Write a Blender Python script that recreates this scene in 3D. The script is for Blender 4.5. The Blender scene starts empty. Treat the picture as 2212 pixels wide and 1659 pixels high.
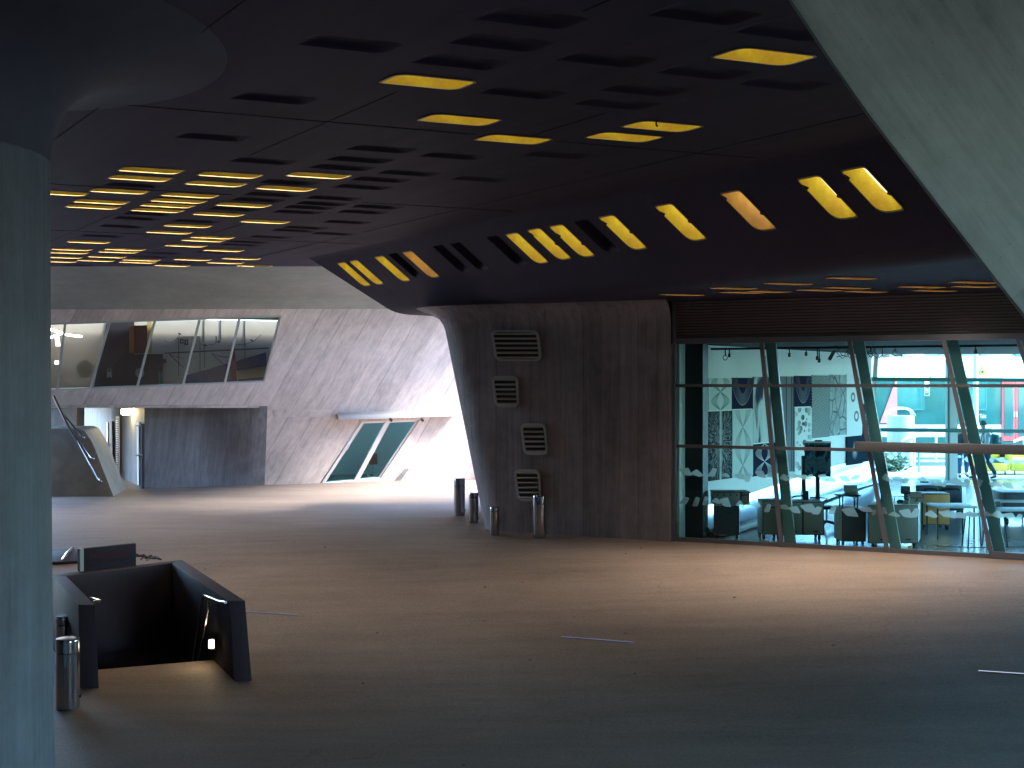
import bpy, bmesh, math, random
from mathutils import Vector, Matrix, Quaternion
from mathutils.geometry import delaunay_2d_cdt

R = math.radians
C = bpy.context.scene.collection
S = bpy.context.scene

# ------------------------------------------------------------------ camera
ZC = 3.6
cam_d = bpy.data.cameras.new('camera'); cam = bpy.data.objects.new('camera', cam_d); C.objects.link(cam)
cam.location = (0, 0, ZC); cam.rotation_euler = (R(90), 0, 0)
cam_d.sensor_width = 36; cam_d.lens = 40; cam_d.clip_start = 0.1; cam_d.clip_end = 2000
S.camera = cam
# ------------------------------------------------------------------ sky, sun, exposure
SUN_EL, SUN_AZ = R(45), R(104)          # azimuth measured clockwise from +Y
w = bpy.data.worlds.new('World'); S.world = w; w.use_nodes = True
nt = w.node_tree; bg = nt.nodes['Background']
sky = nt.nodes.new('ShaderNodeTexSky'); sky.sky_type = 'NISHITA'; sky.sun_disc = False
sky.sun_elevation = SUN_EL; sky.sun_rotation = SUN_AZ; sky.air_density = 1.0; sky.dust_density = .4; sky.ozone_density = 5.0
nt.links.new(sky.outputs[0], bg.inputs[0]); bg.inputs[1].default_value = 0.15
sl = bpy.data.lights.new('sun', 'SUN'); sl.energy = 1.5; sl.angle = R(24); sl.color = (1, .95, .88)
so = bpy.data.objects.new('sun', sl); C.objects.link(so)
sd = Vector((math.sin(SUN_AZ)*math.cos(SUN_EL), math.cos(SUN_AZ)*math.cos(SUN_EL), math.sin(SUN_EL)))
so.rotation_euler = (-sd).to_track_quat('-Z', 'Y').to_euler(); so.location = (-20, -30, 40)
S.view_settings.view_transform = 'Standard'; S.view_settings.look = 'None'
S.view_settings.gamma = 1; S.view_settings.use_curve_mapping = False
S.view_settings.exposure = 4.3
S.render.engine = 'CYCLES'
cy = S.cycles
cy.use_denoising = True
try: cy.denoiser = 'OPENIMAGEDENOISE'
except Exception: pass
cy.max_bounces = 12; cy.diffuse_bounces = 6; cy.glossy_bounces = 4; cy.transparent_max_bounces = 16; cy.transmission_bounces = 6
cy.sample_clamp_indirect = 6; cy.caustics_reflective = False; cy.caustics_refractive = False

# ------------------------------------------------------------------ helpers
F, CX, CY = 2212*40/36, 1106.0, 829.5
def P(px, py, Y): return Vector(((px-CX)/F*Y, Y, ZC-(py-CY)/F*Y))
def Hp(px, py, z):
    Y = (z-ZC)*F/(CY-py); return Vector(((px-CX)/F*Y, Y, z))
def RP(px, py, p0, n):
    d = Vector(((px-CX)/F, 1, (CY-py)/F)); o = Vector((0, 0, ZC))
    t = (Vector(p0)-o).dot(n)/d.dot(n); return o+d*t
def sm(a, b, x):
    t = min(1, max(0, (x-a)/(b-a))); return t*t*(3-2*t)
def gz(x, y):
    v = y+.3*x if x > -12 else y-3.6
    z = -.8+.8*sm(14.2, 25.5, v)
    if y > 27 and x > 1: z += sm(1, 6, x)*(.6*sm(26.5, 35, y)+.4*sm(38, 45, y))
    return z

WL = {}
def wloc(o):
    v = Vector((0, 0, 0))
    while o is not None:
        v += WL.get(o.name, Vector(o.location)); o = o.parent
    return v
def tag(o, label=None, cat=None, group=None, kind=None):
    if label: o['label'] = label
    if cat: o['category'] = cat
    if group: o['group'] = group
    if kind: o['kind'] = kind
    return o
def thing(name, label, cat, loc=(0, 0, 0), group=None):
    o = bpy.data.objects.new(name, None); C.objects.link(o); o.location = loc
    o.empty_display_size = .2
    return tag(o, label, cat, group)
class MB:
    def __init__(s): s.v = []; s.f = []
    def add(s, vs, fs):
        k = len(s.v); s.v += [Vector(a) for a in vs]; s.f += [tuple(i+k for i in f) for f in fs]; return s
    def quad(s, a, b, c, d): return s.add([a, b, c, d], [(0, 1, 2, 3)])
    def poly(s, pts): return s.add(pts, [tuple(range(len(pts)))])
    def box(s, c, size, rz=0, M=None):
        x, y, z = [k/2 for k in size]; c = Vector(c)
        q = [Vector((i*x, j*y, k*z)) for k in (-1, 1) for j in (-1, 1) for i in (-1, 1)]
        m = M if M else Matrix.Rotation(rz, 3, 'Z')
        return s.add([c+m@a for a in q], [(0, 2, 3, 1), (4, 5, 7, 6), (0, 1, 5, 4), (2, 6, 7, 3), (0, 4, 6, 2), (1, 3, 7, 5)])
    def prism(s, pts, ext):
        n = len(pts); pts = [Vector(p) for p in pts]; ext = Vector(ext)
        fs = [tuple(range(n)), tuple(range(2*n-1, n-1, -1))]+[(i, i+n, (i+1) % n+n, (i+1) % n) for i in range(n)]
        return s.add(pts+[p+ext for p in pts], fs)
    def bar(s, a, b, w_, d_, up=(0, 0, 1)):     # rectangular bar a->b: width w_ across, depth d_ along up
        a, b = Vector(a), Vector(b); t = (b-a).normalized(); u = Vector(up); u = (u-t*u.dot(t)).normalized(); r = t.cross(u)
        pts = [a+r*(i*w_/2)+u*(j*d_/2) for i, j in ((-1, -1), (1, -1), (1, 1), (-1, 1))]
        return s.prism(pts, b-a)
    def tube(s, pts, r, n=10, cap=True):
        pts = [Vector(p) for p in pts]; rings = []; prev = None
        for i, p in enumerate(pts):
            t = ((pts[min(i+1, len(pts)-1)]-p).normalized()+(p-pts[max(i-1, 0)]).normalized()).normalized()
            if prev is None:
                u = t.orthogonal().normalized()
            else: u = (prev-t*prev.dot(t)).normalized()
            prev = u; v = t.cross(u); rr = r[i] if isinstance(r, (list, tuple)) else r
            rings.append([p+(u*math.cos(2*math.pi*k/n)+v*math.sin(2*math.pi*k/n))*rr for k in range(n)])
        return s.loft(rings, cap)
    def loft(s, rings, cap=True, closed=True):
        n = len(rings[0]); vs = [p for r_ in rings for p in r_]; fs = []
        for i in range(len(rings)-1):
            for k in range(n if closed else n-1):
                fs.append((i*n+k, i*n+(k+1) % n, (i+1)*n+(k+1) % n, (i+1)*n+k))
        if cap and closed: fs += [tuple(range(n-1, -1, -1)), tuple((len(rings)-1)*n+k for k in range(n))]
        return s.add(vs, fs)
    def lathe(s, prof, c=(0, 0, 0), n=24, cap=True):
        c = Vector(c)
        return s.loft([[c+Vector((r*math.cos(2*math.pi*k/n), r*math.sin(2*math.pi*k/n), z)) for k in range(n)] for r, z in prof], cap)
    def ball(s, c, r, n=12, m=8):
        rx, ry, rz = r if isinstance(r, (tuple, list)) else (r, r, r); c = Vector(c)
        rings = []
        for i in range(1, m):
            a = math.pi*i/m
            rings.append([c+Vector((rx*math.sin(a)*math.cos(2*math.pi*k/n), ry*math.sin(a)*math.sin(2*math.pi*k/n), -rz*math.cos(a))) for k in range(n)])
        return s.loft(rings)
    def build(s, name, m, parent=None, smooth=False, bevel=0, seg=2, fix=True):
        if not s.v: return None
        xs = [v.x for v in s.v]; ys = [v.y for v in s.v]; zs = [v.z for v in s.v]
        o0 = Vector(((min(xs)+max(xs))/2, (min(ys)+max(ys))/2, min(zs)))
        me = bpy.data.meshes.new(name); me.from_pydata([v-o0 for v in s.v], [], s.f)
        bm = bmesh.new(); bm.from_mesh(me)
        if fix: bmesh.ops.recalc_face_normals(bm, faces=bm.faces)
        if bevel:
            es = [e for e in bm.edges if len(e.link_faces) == 2 and e.calc_face_angle(0) > R(30)]
            bmesh.ops.bevel(bm, geom=es, offset=bevel, segments=seg, affect='EDGES', profile=.5, clamp_overlap=True)
        if smooth or bevel:
            for f in bm.faces: f.smooth = True
            for e in bm.edges:
                if len(e.link_faces) == 2 and e.calc_face_angle(0) > R(38): e.smooth = False
        bm.to_mesh(me); bm.free()
        me.materials.append(m)
        o = bpy.data.objects.new(name, me); C.objects.link(o)
        if parent is not None: o.parent = parent; o.location = o0-wloc(parent)
        else: o.location = o0
        return o
def copy_tree(o, parent=None):
    c = o.copy(); C.objects.link(c)
    if parent is not None: c.parent = parent
    for ch in list(o.children): copy_tree(ch, c)
    return c
def holed(outer, holes, to3, extra=(), mb=None):
    """flat sheet with holes: outer/holes in 2D, to3 maps 2D -> 3D; dense extra points optional"""
    vs = []; fs = []
    for pl in [outer]+list(holes):
        pl = [(p[0], p[1]) for p in pl]
        if sum(a[0]*b[1]-b[0]*a[1] for a, b in zip(pl, pl[1:]+pl[:1])) < 0: pl = pl[::-1]
        k = len(vs); vs += [Vector((p[0], p[1])) for p in pl]; fs.append(list(range(k, k+len(pl))))
    vs += [Vector((p[0], p[1])) for p in extra]
    r = delaunay_2d_cdt(vs, [], fs, 0, 1e-5, True)
    V, FA, OF = r[0], r[2], r[5]
    keep = [tuple(f) for f, of in zip(FA, OF) if 0 in of and len(of) == 1]
    mb = mb or MB(); mb.add([to3(v) for v in V], keep); return mb
def rounded(poly, r, n=4):
    """round the corners of a 2D/3D polygon"""
    out = []; N = len(poly)
    for i, p in enumerate(poly):
        p = Vector(p); a = Vector(poly[i-1]); b = Vector(poly[(i+1) % N])
        rr = r[i] if isinstance(r, (list, tuple)) else r
        da, db = (a-p), (b-p); ra = min(rr, da.length*.48); rb = min(rr, db.length*.48)
        s0 = p+da.normalized()*ra; s1 = p+db.normalized()*rb
        for k in range(n+1):
            t = k/n; out.append(s0*(1-t)**2+p*2*t*(1-t)+s1*t*t)
    return out

# ------------------------------------------------------------------ materials
class N:
    def __init__(s, name):
        s.m = bpy.data.materials.new(name); s.m.use_nodes = True; s.t = s.m.node_tree; s.t.nodes.clear()
        s.out = s.t.nodes.new('ShaderNodeOutputMaterial')
    def n(s, typ, **kw):
        x = s.t.nodes.new('ShaderNode'+typ)
        for k, v in kw.items():
            if k.startswith('i_'): x.inputs[k[2:].replace('_', ' ')].default_value = v
            else: setattr(x, k, v)
        return x
    def l(s, a, b): s.t.links.new(a, b)
    def math(s, op, a, b=None, c=None, clamp=False):
        x = s.n('Math', operation=op); x.use_clamp = clamp
        for i, q in enumerate((a, b, c)):
            if q is None: continue
            if isinstance(q, (int, float)): x.inputs[i].default_value = q
            else: s.l(q, x.inputs[i])
        return x.outputs[0]
    def mix(s, fac, a, b, blend='MIX'):
        x = s.n('Mix', data_type='RGBA', blend_type=blend)
        for i, q in ((0, fac), (6, a), (7, b)):
            if isinstance(q, (int, float)): x.inputs[i].default_value = q
            elif isinstance(q, (tuple, list)): x.inputs[i].default_value = (*q[:3], 1)
            else: s.l(q, x.inputs[i])
        return x.outputs[2]
    def ramp(s, fac, stops):
        x = s.n('ValToRGB'); e = x.color_ramp.elements
        while len(e) < len(stops): e.new(.5)
        for el, (p, c) in zip(e, stops): el.position = p; el.color = (*c[:3], 1) if isinstance(c, (tuple, list)) else (c, c, c, 1)
        s.l(fac, x.inputs[0]); return x.outputs[0]
    def noise(s, vec, scale, detail=4, rough=.6, dist=0):
        x = s.n('TexNoise'); x.inputs['Scale'].default_value = scale; x.inputs['Detail'].default_value = detail
        x.inputs['Roughness'].default_value = rough; x.inputs['Distortion'].default_value = dist
        if vec is not None: s.l(vec, x.inputs['Vector'])
        return x.outputs['Fac']
def plain(name, col, rough=.5, metal=0, grain=.08, gscale=30, bump=0, coat=0):
    k = N(name); b = k.n('BsdfPrincipled'); tc = k.n('TexCoord').outputs['Object']
    nz = k.noise(tc, gscale, 5)
    k.l(k.mix(nz, [c*(1-grain) for c in col], [min(1, c*(1+grain)) for c in col]), b.inputs['Base Color'])
    rz = k.noise(tc, gscale*.3, 4)
    k.l(k.math('MULTIPLY_ADD', rz, .2, rough-.1), b.inputs['Roughness'])
    b.inputs['Metallic'].default_value = metal; b.inputs['Coat Weight'].default_value = coat
    if bump:
        bp = k.n('Bump', i_Strength=bump, i_Distance=.01); k.l(nz, bp.inputs['Height']); k.l(bp.outputs[0], b.inputs['Normal'])
    k.l(b.outputs[0], k.out.inputs[0]); return k.m
def emit(name, col, st):
    k = N(name); e = k.n('Emission'); e.inputs[0].default_value = (*col, 1); e.inputs[1].default_value = st
    k.l(e.outputs[0], k.out.inputs[0]); return k.m
def concrete(name, col, d=(0, 0, 1), stretch=14, fine=26, a=.35, cloud=.5, blot=.35, rough=.75, bump=.25, warm=(1, 1, 1), pits=True, boards=0, bd=None):
    """board-marked concrete with streaks along the direction d"""
    k = N(name); b = k.n('BsdfPrincipled'); tc = k.n('TexCoord').outputs['Object']
    d = Vector(d).normalized()
    dt = k.n('VectorMath', operation='DOT_PRODUCT'); k.l(tc, dt.inputs[0]); dt.inputs[1].default_value = d
    sc = k.n('VectorMath', operation='SCALE'); sc.inputs[0].default_value = d*(1-1/stretch); k.l(dt.outputs['Value'], sc.inputs['Scale'])
    sb = k.n('VectorMath', operation='SUBTRACT'); k.l(tc, sb.inputs[0]); k.l(sc.outputs[0], sb.inputs[1]); v = sb.outputs[0]
    s1 = k.noise(v, fine, 5, .65); s2 = k.noise(v, fine*.28, 4, .6, .3); c1 = k.noise(tc, .55, 5, .62); c2 = k.noise(tc, 2.6, 6, .7)
    x = k.math('MULTIPLY_ADD', k.math('SUBTRACT', s1, .5), a*2, 1.0)
    x = k.math('MULTIPLY_ADD', k.math('SUBTRACT', s2, .5), a*2.2, x)
    x = k.math('MULTIPLY_ADD', k.math('SUBTRACT', c1, .5), cloud*2, x)
    x = k.math('MULTIPLY_ADD', k.math('SUBTRACT', c2, .5), blot*1.6, x)
    hh = k.math('ADD', s1, s2)
    if boards:
        bdv = Vector(bd or (1, 0, 0)); bt = k.n('VectorMath', operation='DOT_PRODUCT'); k.l(tc, bt.inputs[0]); bt.inputs[1].default_value = bdv*boards
        wn = k.n('TexWhiteNoise', noise_dimensions='1D'); k.l(k.math('FLOOR', bt.outputs['Value']), wn.inputs['W'])
        x = k.math('MULTIPLY_ADD', k.math('SUBTRACT', wn.outputs['Value'], .5), .22, x)
        fr = k.math('FRACT', bt.outputs['Value']); ln = k.math('LESS_THAN', fr, .06)
        x = k.math('MULTIPLY_ADD', ln, -.16, x)
    if pits:
        vo = k.n('TexVoronoi', feature='F1'); vo.inputs['Scale'].default_value = 9; k.l(tc, vo.inputs['Vector'])
        sp = k.math('LESS_THAN', vo.outputs['Distance'], .07); x = k.math('MULTIPLY_ADD', sp, -.3, x)
    x = k.math('MAXIMUM', x, .12)
    g = k.n('VectorMath', operation='SCALE'); k.l(k.mix(c2, col, [p*q for p, q in zip(col, warm)]), g.inputs[0]); k.l(x, g.inputs['Scale'])
    k.l(g.outputs[0], b.inputs['Base Color'])
    k.l(k.math('MULTIPLY_ADD', s2, .25, rough-.15), b.inputs['Roughness']); b.inputs['Specular IOR Level'].default_value = .35
    bp = k.n('Bump', i_Strength=bump, i_Distance=.012); k.l(hh, bp.inputs['Height']); k.l(bp.outputs[0], b.inputs['Normal'])
    k.l(b.outputs[0], k.out.inputs[0]); return k.m
def glass(name, tint, refl=1.0, rough=.0, base=.0):
    k = N(name); t = k.n('BsdfTransparent'); t.inputs[0].default_value = (*tint, 1)
    g = k.n('BsdfGlossy'); g.inputs['Roughness'].default_value = rough; g.inputs[0].default_value = (.9, .95, .95, 1)
    fr = k.n('Fresnel'); fr.inputs[0].default_value = 1.5
    f = k.math('MULTIPLY_ADD', fr.outputs[0], refl, base, True)
    mx = k.n('MixShader'); k.l(f, mx.inputs[0]); k.l(t.outputs[0], mx.inputs[1]); k.l(g.outputs[0], mx.inputs[2])
    k.l(mx.outputs[0], k.out.inputs[0]); return k.m
def brushed(name, col, rough=.28):
    k = N(name); b = k.n('BsdfPrincipled'); tc = k.n('TexCoord').outputs['Object']
    mp = k.n('Mapping'); mp.inputs['Scale'].default_value = (40, 40, 2); k.l(tc, mp.inputs[0])
    nz = k.noise(mp.outputs[0], 4, 5); c2 = k.noise(tc, 3, 5)
    k.l(k.mix(c2, [c*.75 for c in col], col), b.inputs['Base Color']); b.inputs['Metallic'].default_value = 1
    k.l(k.math('MULTIPLY_ADD', nz, .22, rough-.08), b.inputs['Roughness']); k.l(b.outputs[0], k.out.inputs[0]); return k.m

M = {}
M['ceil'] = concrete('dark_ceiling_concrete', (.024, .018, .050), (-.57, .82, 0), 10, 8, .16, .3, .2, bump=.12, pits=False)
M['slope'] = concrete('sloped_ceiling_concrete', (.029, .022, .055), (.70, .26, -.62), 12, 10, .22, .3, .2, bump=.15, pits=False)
M['cove'] = concrete('smooth_soffit_concrete', (.27, .29, .27), (1, .3, 0), 6, 5, .08, .35, .25, bump=.08)
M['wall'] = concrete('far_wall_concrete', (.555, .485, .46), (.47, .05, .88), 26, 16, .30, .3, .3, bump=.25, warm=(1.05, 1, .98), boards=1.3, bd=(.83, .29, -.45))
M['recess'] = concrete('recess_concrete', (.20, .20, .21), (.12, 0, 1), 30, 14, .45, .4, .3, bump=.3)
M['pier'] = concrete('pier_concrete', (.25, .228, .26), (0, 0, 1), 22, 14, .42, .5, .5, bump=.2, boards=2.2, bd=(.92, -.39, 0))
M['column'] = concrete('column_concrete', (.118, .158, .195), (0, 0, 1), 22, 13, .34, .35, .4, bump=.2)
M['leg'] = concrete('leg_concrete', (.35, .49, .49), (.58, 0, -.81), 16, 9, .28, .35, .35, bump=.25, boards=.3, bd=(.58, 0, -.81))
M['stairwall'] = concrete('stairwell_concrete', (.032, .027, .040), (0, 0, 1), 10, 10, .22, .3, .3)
M['parapet'] = concrete('parapet_concrete', (.24, .215, .17), (1, 0, .2), 4, 5, .12, .4, .5)
def ground_mat():
    k = N('floor_screed'); b = k.n('BsdfPrincipled'); tc = k.n('TexCoord').outputs['Object']
    n1 = k.noise(tc, .22, 5, .65, .4); n2 = k.noise(tc, 1.7, 6, .7); n3 = k.noise(tc, 24, 4, .8)
    mp = k.n('Mapping'); mp.inputs['Scale'].default_value = (.35, 2.2, 1); k.l(tc, mp.inputs[0]); n4 = k.noise(mp.outputs[0], .8, 6, .7)
    x = k.math('MULTIPLY_ADD', k.math('SUBTRACT', n1, .5), .8, 1.0)
    x = k.math('MULTIPLY_ADD', k.math('SUBTRACT', n2, .5), .45, x)
    x = k.math('MULTIPLY_ADD', k.math('SUBTRACT', n3, .5), 1.3, x)
    x = k.math('MULTIPLY_ADD', k.math('SUBTRACT', n4, .5), .8, x)
    vo = k.n('TexVoronoi', feature='F1'); vo.inputs['Scale'].default_value = 1.1; k.l(tc, vo.inputs['Vector'])
    x = k.math('MULTIPLY_ADD', k.math('LESS_THAN', vo.outputs['Distance'], .035), -.6, x)
    # hairline cracks in the screed
    w3 = k.n('TexVoronoi', feature='DISTANCE_TO_EDGE'); w3.inputs['Scale'].default_value = .13
    dn = k.n('VectorMath', operation='ADD'); nn = k.n('TexNoise'); nn.inputs['Scale'].default_value = .8; k.l(tc, nn.inputs['Vector'])
    k.l(tc, dn.inputs[0]); k.l(nn.outputs['Color'], dn.inputs[1]); k.l(dn.outputs[0], w3.inputs['Vector'])
    x = k.math('MULTIPLY_ADD', k.math('LESS_THAN', w3.outputs['Distance'], .0011), -.13, x)
    x = k.math('MAXIMUM', x, .2)
    g = k.n('VectorMath', operation='SCALE'); k.l(k.mix(n2, (.232, .182, .138), (.236, .182, .155)), g.inputs[0]); k.l(x, g.inputs['Scale'])
    k.l(g.outputs[0], b.inputs['Base Color']); k.l(k.math('MULTIPLY_ADD', n2, .3, .5), b.inputs['Roughness'])
    b.inputs['Specular IOR Level'].default_value = .3
    bp = k.n('Bump', i_Strength=.25, i_Distance=.01); k.l(k.math('ADD', n3, n2), bp.inputs['Height']); k.l(bp.outputs[0], b.inputs['Normal'])
    k.l(b.outputs[0], k.out.inputs[0]); return k.m
M['ground'] = ground_mat()
M['steel'] = brushed('brushed_steel', (.48, .50, .53), .10)
M['alu'] = plain('pale_metal', (.55, .56, .57), .4, .6)
M['frame'] = plain('facade_frame_paint', (.12, .125, .145), .45, .2)
M['fin'] = plain('facade_fin_paint', (.22, .27, .28), .4, .2)
M['louvre'] = plain('louvre_paint', (.13, .12, .135), .45, .3)
M['ventframe'] = plain('vent_frame_metal', (.46, .48, .48), .5, .1)
M['dark'] = plain('dark_paint', (.02, .018, .024), .6)
M['black'] = plain('black_plastic', (.012, .012, .014), .4)
M['coffer'] = M['ceil']
M['roof'] = plain('outer_concrete', (.32, .32, .31), .8, grain=.2, gscale=1.2)
M['paving'] = plain('pale_paving', (.48, .47, .45), .8, grain=.2, gscale=2)

# ------------------------------------------------------------------ ground
AV = Vector((.932, .363, 0)); BV = Vector((-.571, .821, 0))
HOLE = [(-6.60, 17.33), (-4.64, 17.83), (-6.01, 20.37), (-7.47, 18.95)]
def axis(pts):
    out = []
    for (a, b, st) in pts:
        n = max(1, round((b-a)/st)); out += [a+(b-a)*i/n for i in range(n)]
    return out+[pts[-1][1]]
gx = axis([(-400, -60, 85), (-60, -16, 4), (-16, 14, .6), (14, 30, 1.6), (30, 70, 8), (70, 400, 82)])
gy = axis([(-150, -20, 26), (-20, 8, 2), (8, 50, .6), (50, 90, 5), (90, 500, 82)])
jig = random.Random(3)
ex = [(x, y) for x in gx[1:-1] for y in gy[1:-1] if not (-8.2 < x < -3.9 and 16.8 < y < 20.9)]
ex += [(x+.01, y+.013) for x in axis([(-8.2, -3.9, .5)]) for y in axis([(16.8, 20.9, .5)])]
inside = lambda p: all(((b[0]-a[0])*(p[1]-a[1])-(b[1]-a[1])*(p[0]-a[0])) > -.05 for a, b in zip(HOLE, HOLE[1:]+HOLE[:1]))
ex = [p for p in ex if not inside(p)]
gm = holed([(gx[0], gy[0]), (gx[-1], gy[0]), (gx[-1], gy[-1]), (gx[0], gy[-1])], [HOLE], lambda v: Vector((v[0], v[1], gz(v[0], v[1]))), ex)
g = gm.build('ground', M['ground'], smooth=True); tag(g, kind='structure')

# ------------------------------------------------------------------ building shell: ceilings
ZU, ZL = 7.1, 5.5
P0 = Vector((5.2, 16.7, 3.2+ZC)); AS = Vector((.70, .26, -.62)); BB = Vector((-.571, .821, 0))
SN = BB.cross(AS).normalized()
if SN.z > 0: SN = -SN
U0 = P0-AS*((ZU-P0.z)/.62); L0 = P0+AS*((P0.z-ZL)/.62)
cr = lambda base, t: base+BB*t
tY = lambda base, Y: (Y-base.y)/BB.y
bld = thing('raised_building', 'underside of the raised concrete building, dark coffered ceilings stepping down to the right', 'building', (0, 20, ZU))
# positions of the coffers in the photograph (lit and unlit), turned into points on the real ceiling planes
LIT_NEAR = [(1650, 121), (924, 176), (993, 258), (1109, 300), (1348, 295), (1430, 272)]
LIT_FAR = [(326, 367), (303, 384), (497, 377), (466, 396), (688, 378), (618, 406), (258, 412), (410, 421), (386, 433), (219, 435), (362, 443), (201, 446), (526, 442), (340, 453.5), (473, 462), (573, 478), (406, 487), (366, 501), (128, 416), (112, 429), (459, 512), (439, 518.5), (402, 530), (483, 540), (192, 522), (108, 518), (155, 538), (148, 545), (270, 538), (256, 543.5), (231, 554), (136, 555), (207, 562), (306, 561), (297, 566), (416, 560), (521, 558), (487, 567), (372, 573), (554, 574), (126, 564)]
DARK_U = [(568, 348), (740, 362), (824, 322), (778, 345), (852, 372), (624, 394), (288, 400), (136, 402), (588, 420), (556, 432), (720, 428), (824, 388), (784, 404), (696, 440), (668, 448), (644, 458), (816, 447), (784, 458), (240, 424), (320, 462), (296, 472), (264, 489), (504, 452), (424, 478), (660, 492), (636, 498), (584, 512), (536, 523), (520, 529), (220, 510), (352, 547), (462, 545), (324, 555), (378, 568), (600, 561), (172, 574), (1148, 40), (1082, 92), (994, 134), (1311, 128), (1522, 31), (1522, 156), (1130, 200), (1394, 194), (1333, 224), (756, 95), (981, 337), (1205, 335), (1042, 387), (884, 374), (840, 389), (1702, 68), (1694, 181), (1766, 145), (460, 296), (592, 212), (750, 480), (720, 505), (690, 470)]
SL_LIT = [(765, 592), (792, 588), (848, 580), (910, 571), (1139, 536), (1187, 527), (1236, 520), (1346, 502), (1471, 480), (1617, 455), (1788, 427), (1885, 410)]
SL_DARK = [(877, 574), (976, 559), (1014, 554), (1095, 541), (1289, 510)]
LOW_LIT = [(1924, 562), (1839, 600), (1702, 612), (1585, 622), (1771, 626), (1830, 621), (1604, 631), (1474, 636), (1353, 639), (1232, 628), (1298, 641), (1060, 643), (1869, 629), (1992, 619), (2018, 627), (2069, 621), (2103, 609), (1660, 629)]
LOW_DARK = [(1760, 590), (1650, 598), (1560, 612), (1900, 588), (1980, 575), (1440, 622)]
def uv(p, base, e1, e2):           # coordinates of p in the skew frame (e1,e2)
    d = p-base; a11, a12, a22 = e1.dot(e1), e1.dot(e2), e2.dot(e2); b1, b2 = d.dot(e1), d.dot(e2); D = a11*a22-a12*a12
    return ((b1*a22-b2*a12)/D, (b2*a11-b1*a12)/D)
def place(pts, plane_z=None, base=None, e1=None):
    out = []
    for (px, py) in pts:
        p = Hp(px, py, plane_z) if plane_z is not None else RP(px, py, P0, SN)
        out.append(uv(p, base, e1, BB))
    return out
def spread(lit, dark, a, b):
    """drop unlit coffers that would run into another one, nudge lit ones apart along the column"""
    kept = []
    for (u, v) in lit:
        for _ in range(6):
            hit = [q for q in kept if abs(q[0]-u) < a+.06 and abs(q[1]-v) < b+.05]
            if not hit: break
            v += .06 if v >= hit[0][1] else -.06
        if not [q for q in kept if abs(q[0]-u) < a+.02 and abs(q[1]-v) < b+.02]: kept.append((u, v))
    n = len(kept)
    for (u, v) in dark:
        if not [q for q in kept if abs(q[0]-u) < a+.05 and abs(q[1]-v) < b+.05]: kept.append((u, v))
    return kept[:n], kept[n:]
def opening(u, v, a, b, r=(.05, .16, .05, .16)):
    """rounded skew outline in the sheet's own coordinates"""
    return [(p.x, p.y) for p in rounded([Vector((u-a/2, v+b/2)), Vector((u-a/2, v-b/2)), Vector((u+a/2, v-b/2)), Vector((u+a/2, v+b/2))], list(r), 4)]
def liner_mat(name, c1, c2):
    k = N(name); b = k.n('BsdfPrincipled'); tc = k.n('TexCoord').outputs['Object']
    n1 = k.noise(tc, 2.4, 4, .6); n2 = k.noise(tc, 16, 4)
    c = k.mix(k.ramp(k.math('MULTIPLY_ADD', n2, .3, k.math('MULTIPLY_ADD', n1, 1.0, -.15)), [(.38, 0.0), (.62, 1.0)]), c1, c2)
    k.l(c, b.inputs['Base Color']); b.inputs['Roughness'].default_value = .8; b.inputs['Specular IOR Level'].default_value = .02
    k.l(b.outputs[0], k.out.inputs[0]); return k.m
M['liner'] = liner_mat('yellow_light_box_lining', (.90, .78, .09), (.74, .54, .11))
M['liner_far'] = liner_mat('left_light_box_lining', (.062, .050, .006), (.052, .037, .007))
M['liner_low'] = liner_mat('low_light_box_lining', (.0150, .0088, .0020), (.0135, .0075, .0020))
M['liner_orange'] = liner_mat('orange_light_box_lining', (.84, .56, .16), (.62, .38, .20))
M['lamp'] = emit('ceiling_lamp', (1, .90, .56), .08); M['lamp_low'] = emit('low_ceiling_lamp', (1, .80, .64), 5.5); M['lamp_far'] = emit('left_field_lamp', (1, .80, .58), 1.25)
M['joint'] = plain('joint_shadow_gap', (.008, .007, .012), .9)
M['rim'] = plain('pale_rim', (.45, .36, .16), .4)
def coffer_sides(loop, up, depth, taper=.0):
    c = sum(loop, Vector())/len(loop); top = [p+up*depth+(c-p)*taper for p in loop]
    return MB().loft([loop, top], cap=False), top
def soft_coffer(loop, up, k=1.0):
    c = sum(loop, Vector())/len(loop)
    rs_ = [[p+(c-p)*f+up*h*k for p in loop] for f, h in ((0, 0), (.06, .006), (.14, .02), (.26, .042), (.40, .056), (.55, .06))]
    return MB().loft(rs_, cap=False).poly(rs_[-1])
def make_light(loop, up, depth, label, group, orange=False, low=False, far_=False):
    c = sum(loop, Vector())/len(loop)
    t = thing('ceiling_light', label, 'ceiling light', c, group)
    mb, top = coffer_sides(loop, up, depth, .04)
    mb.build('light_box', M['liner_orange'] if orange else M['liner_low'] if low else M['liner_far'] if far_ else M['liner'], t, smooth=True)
    MB().poly(top).build('lamp_panel', M['lamp_low'] if low else M['lamp_far'] if far_ else M['lamp'], t)
    inner = [p+(c-p)*.045-up*.012 for p in loop]; outer = [p+(p-c)*.03-up*.012 for p in loop]
    MB().loft([loop and [p+(p-c)*.0 for p in loop], inner, outer], cap=False).build('rim', M['liner_low'] if low else M['rim'], t)
    return t
ORD = ['first', 'second', 'third', 'fourth', 'fifth', 'sixth', 'seventh', 'eighth', 'ninth', 'tenth', 'eleventh', 'twelfth', 'thirteenth', 'fourteenth', 'fifteenth', 'sixteenth', 'seventeenth', 'eighteenth']
def pixel(p): return (CX+p.x/p.y*F, CY-(p.z-ZC)/p.y*F)
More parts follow.
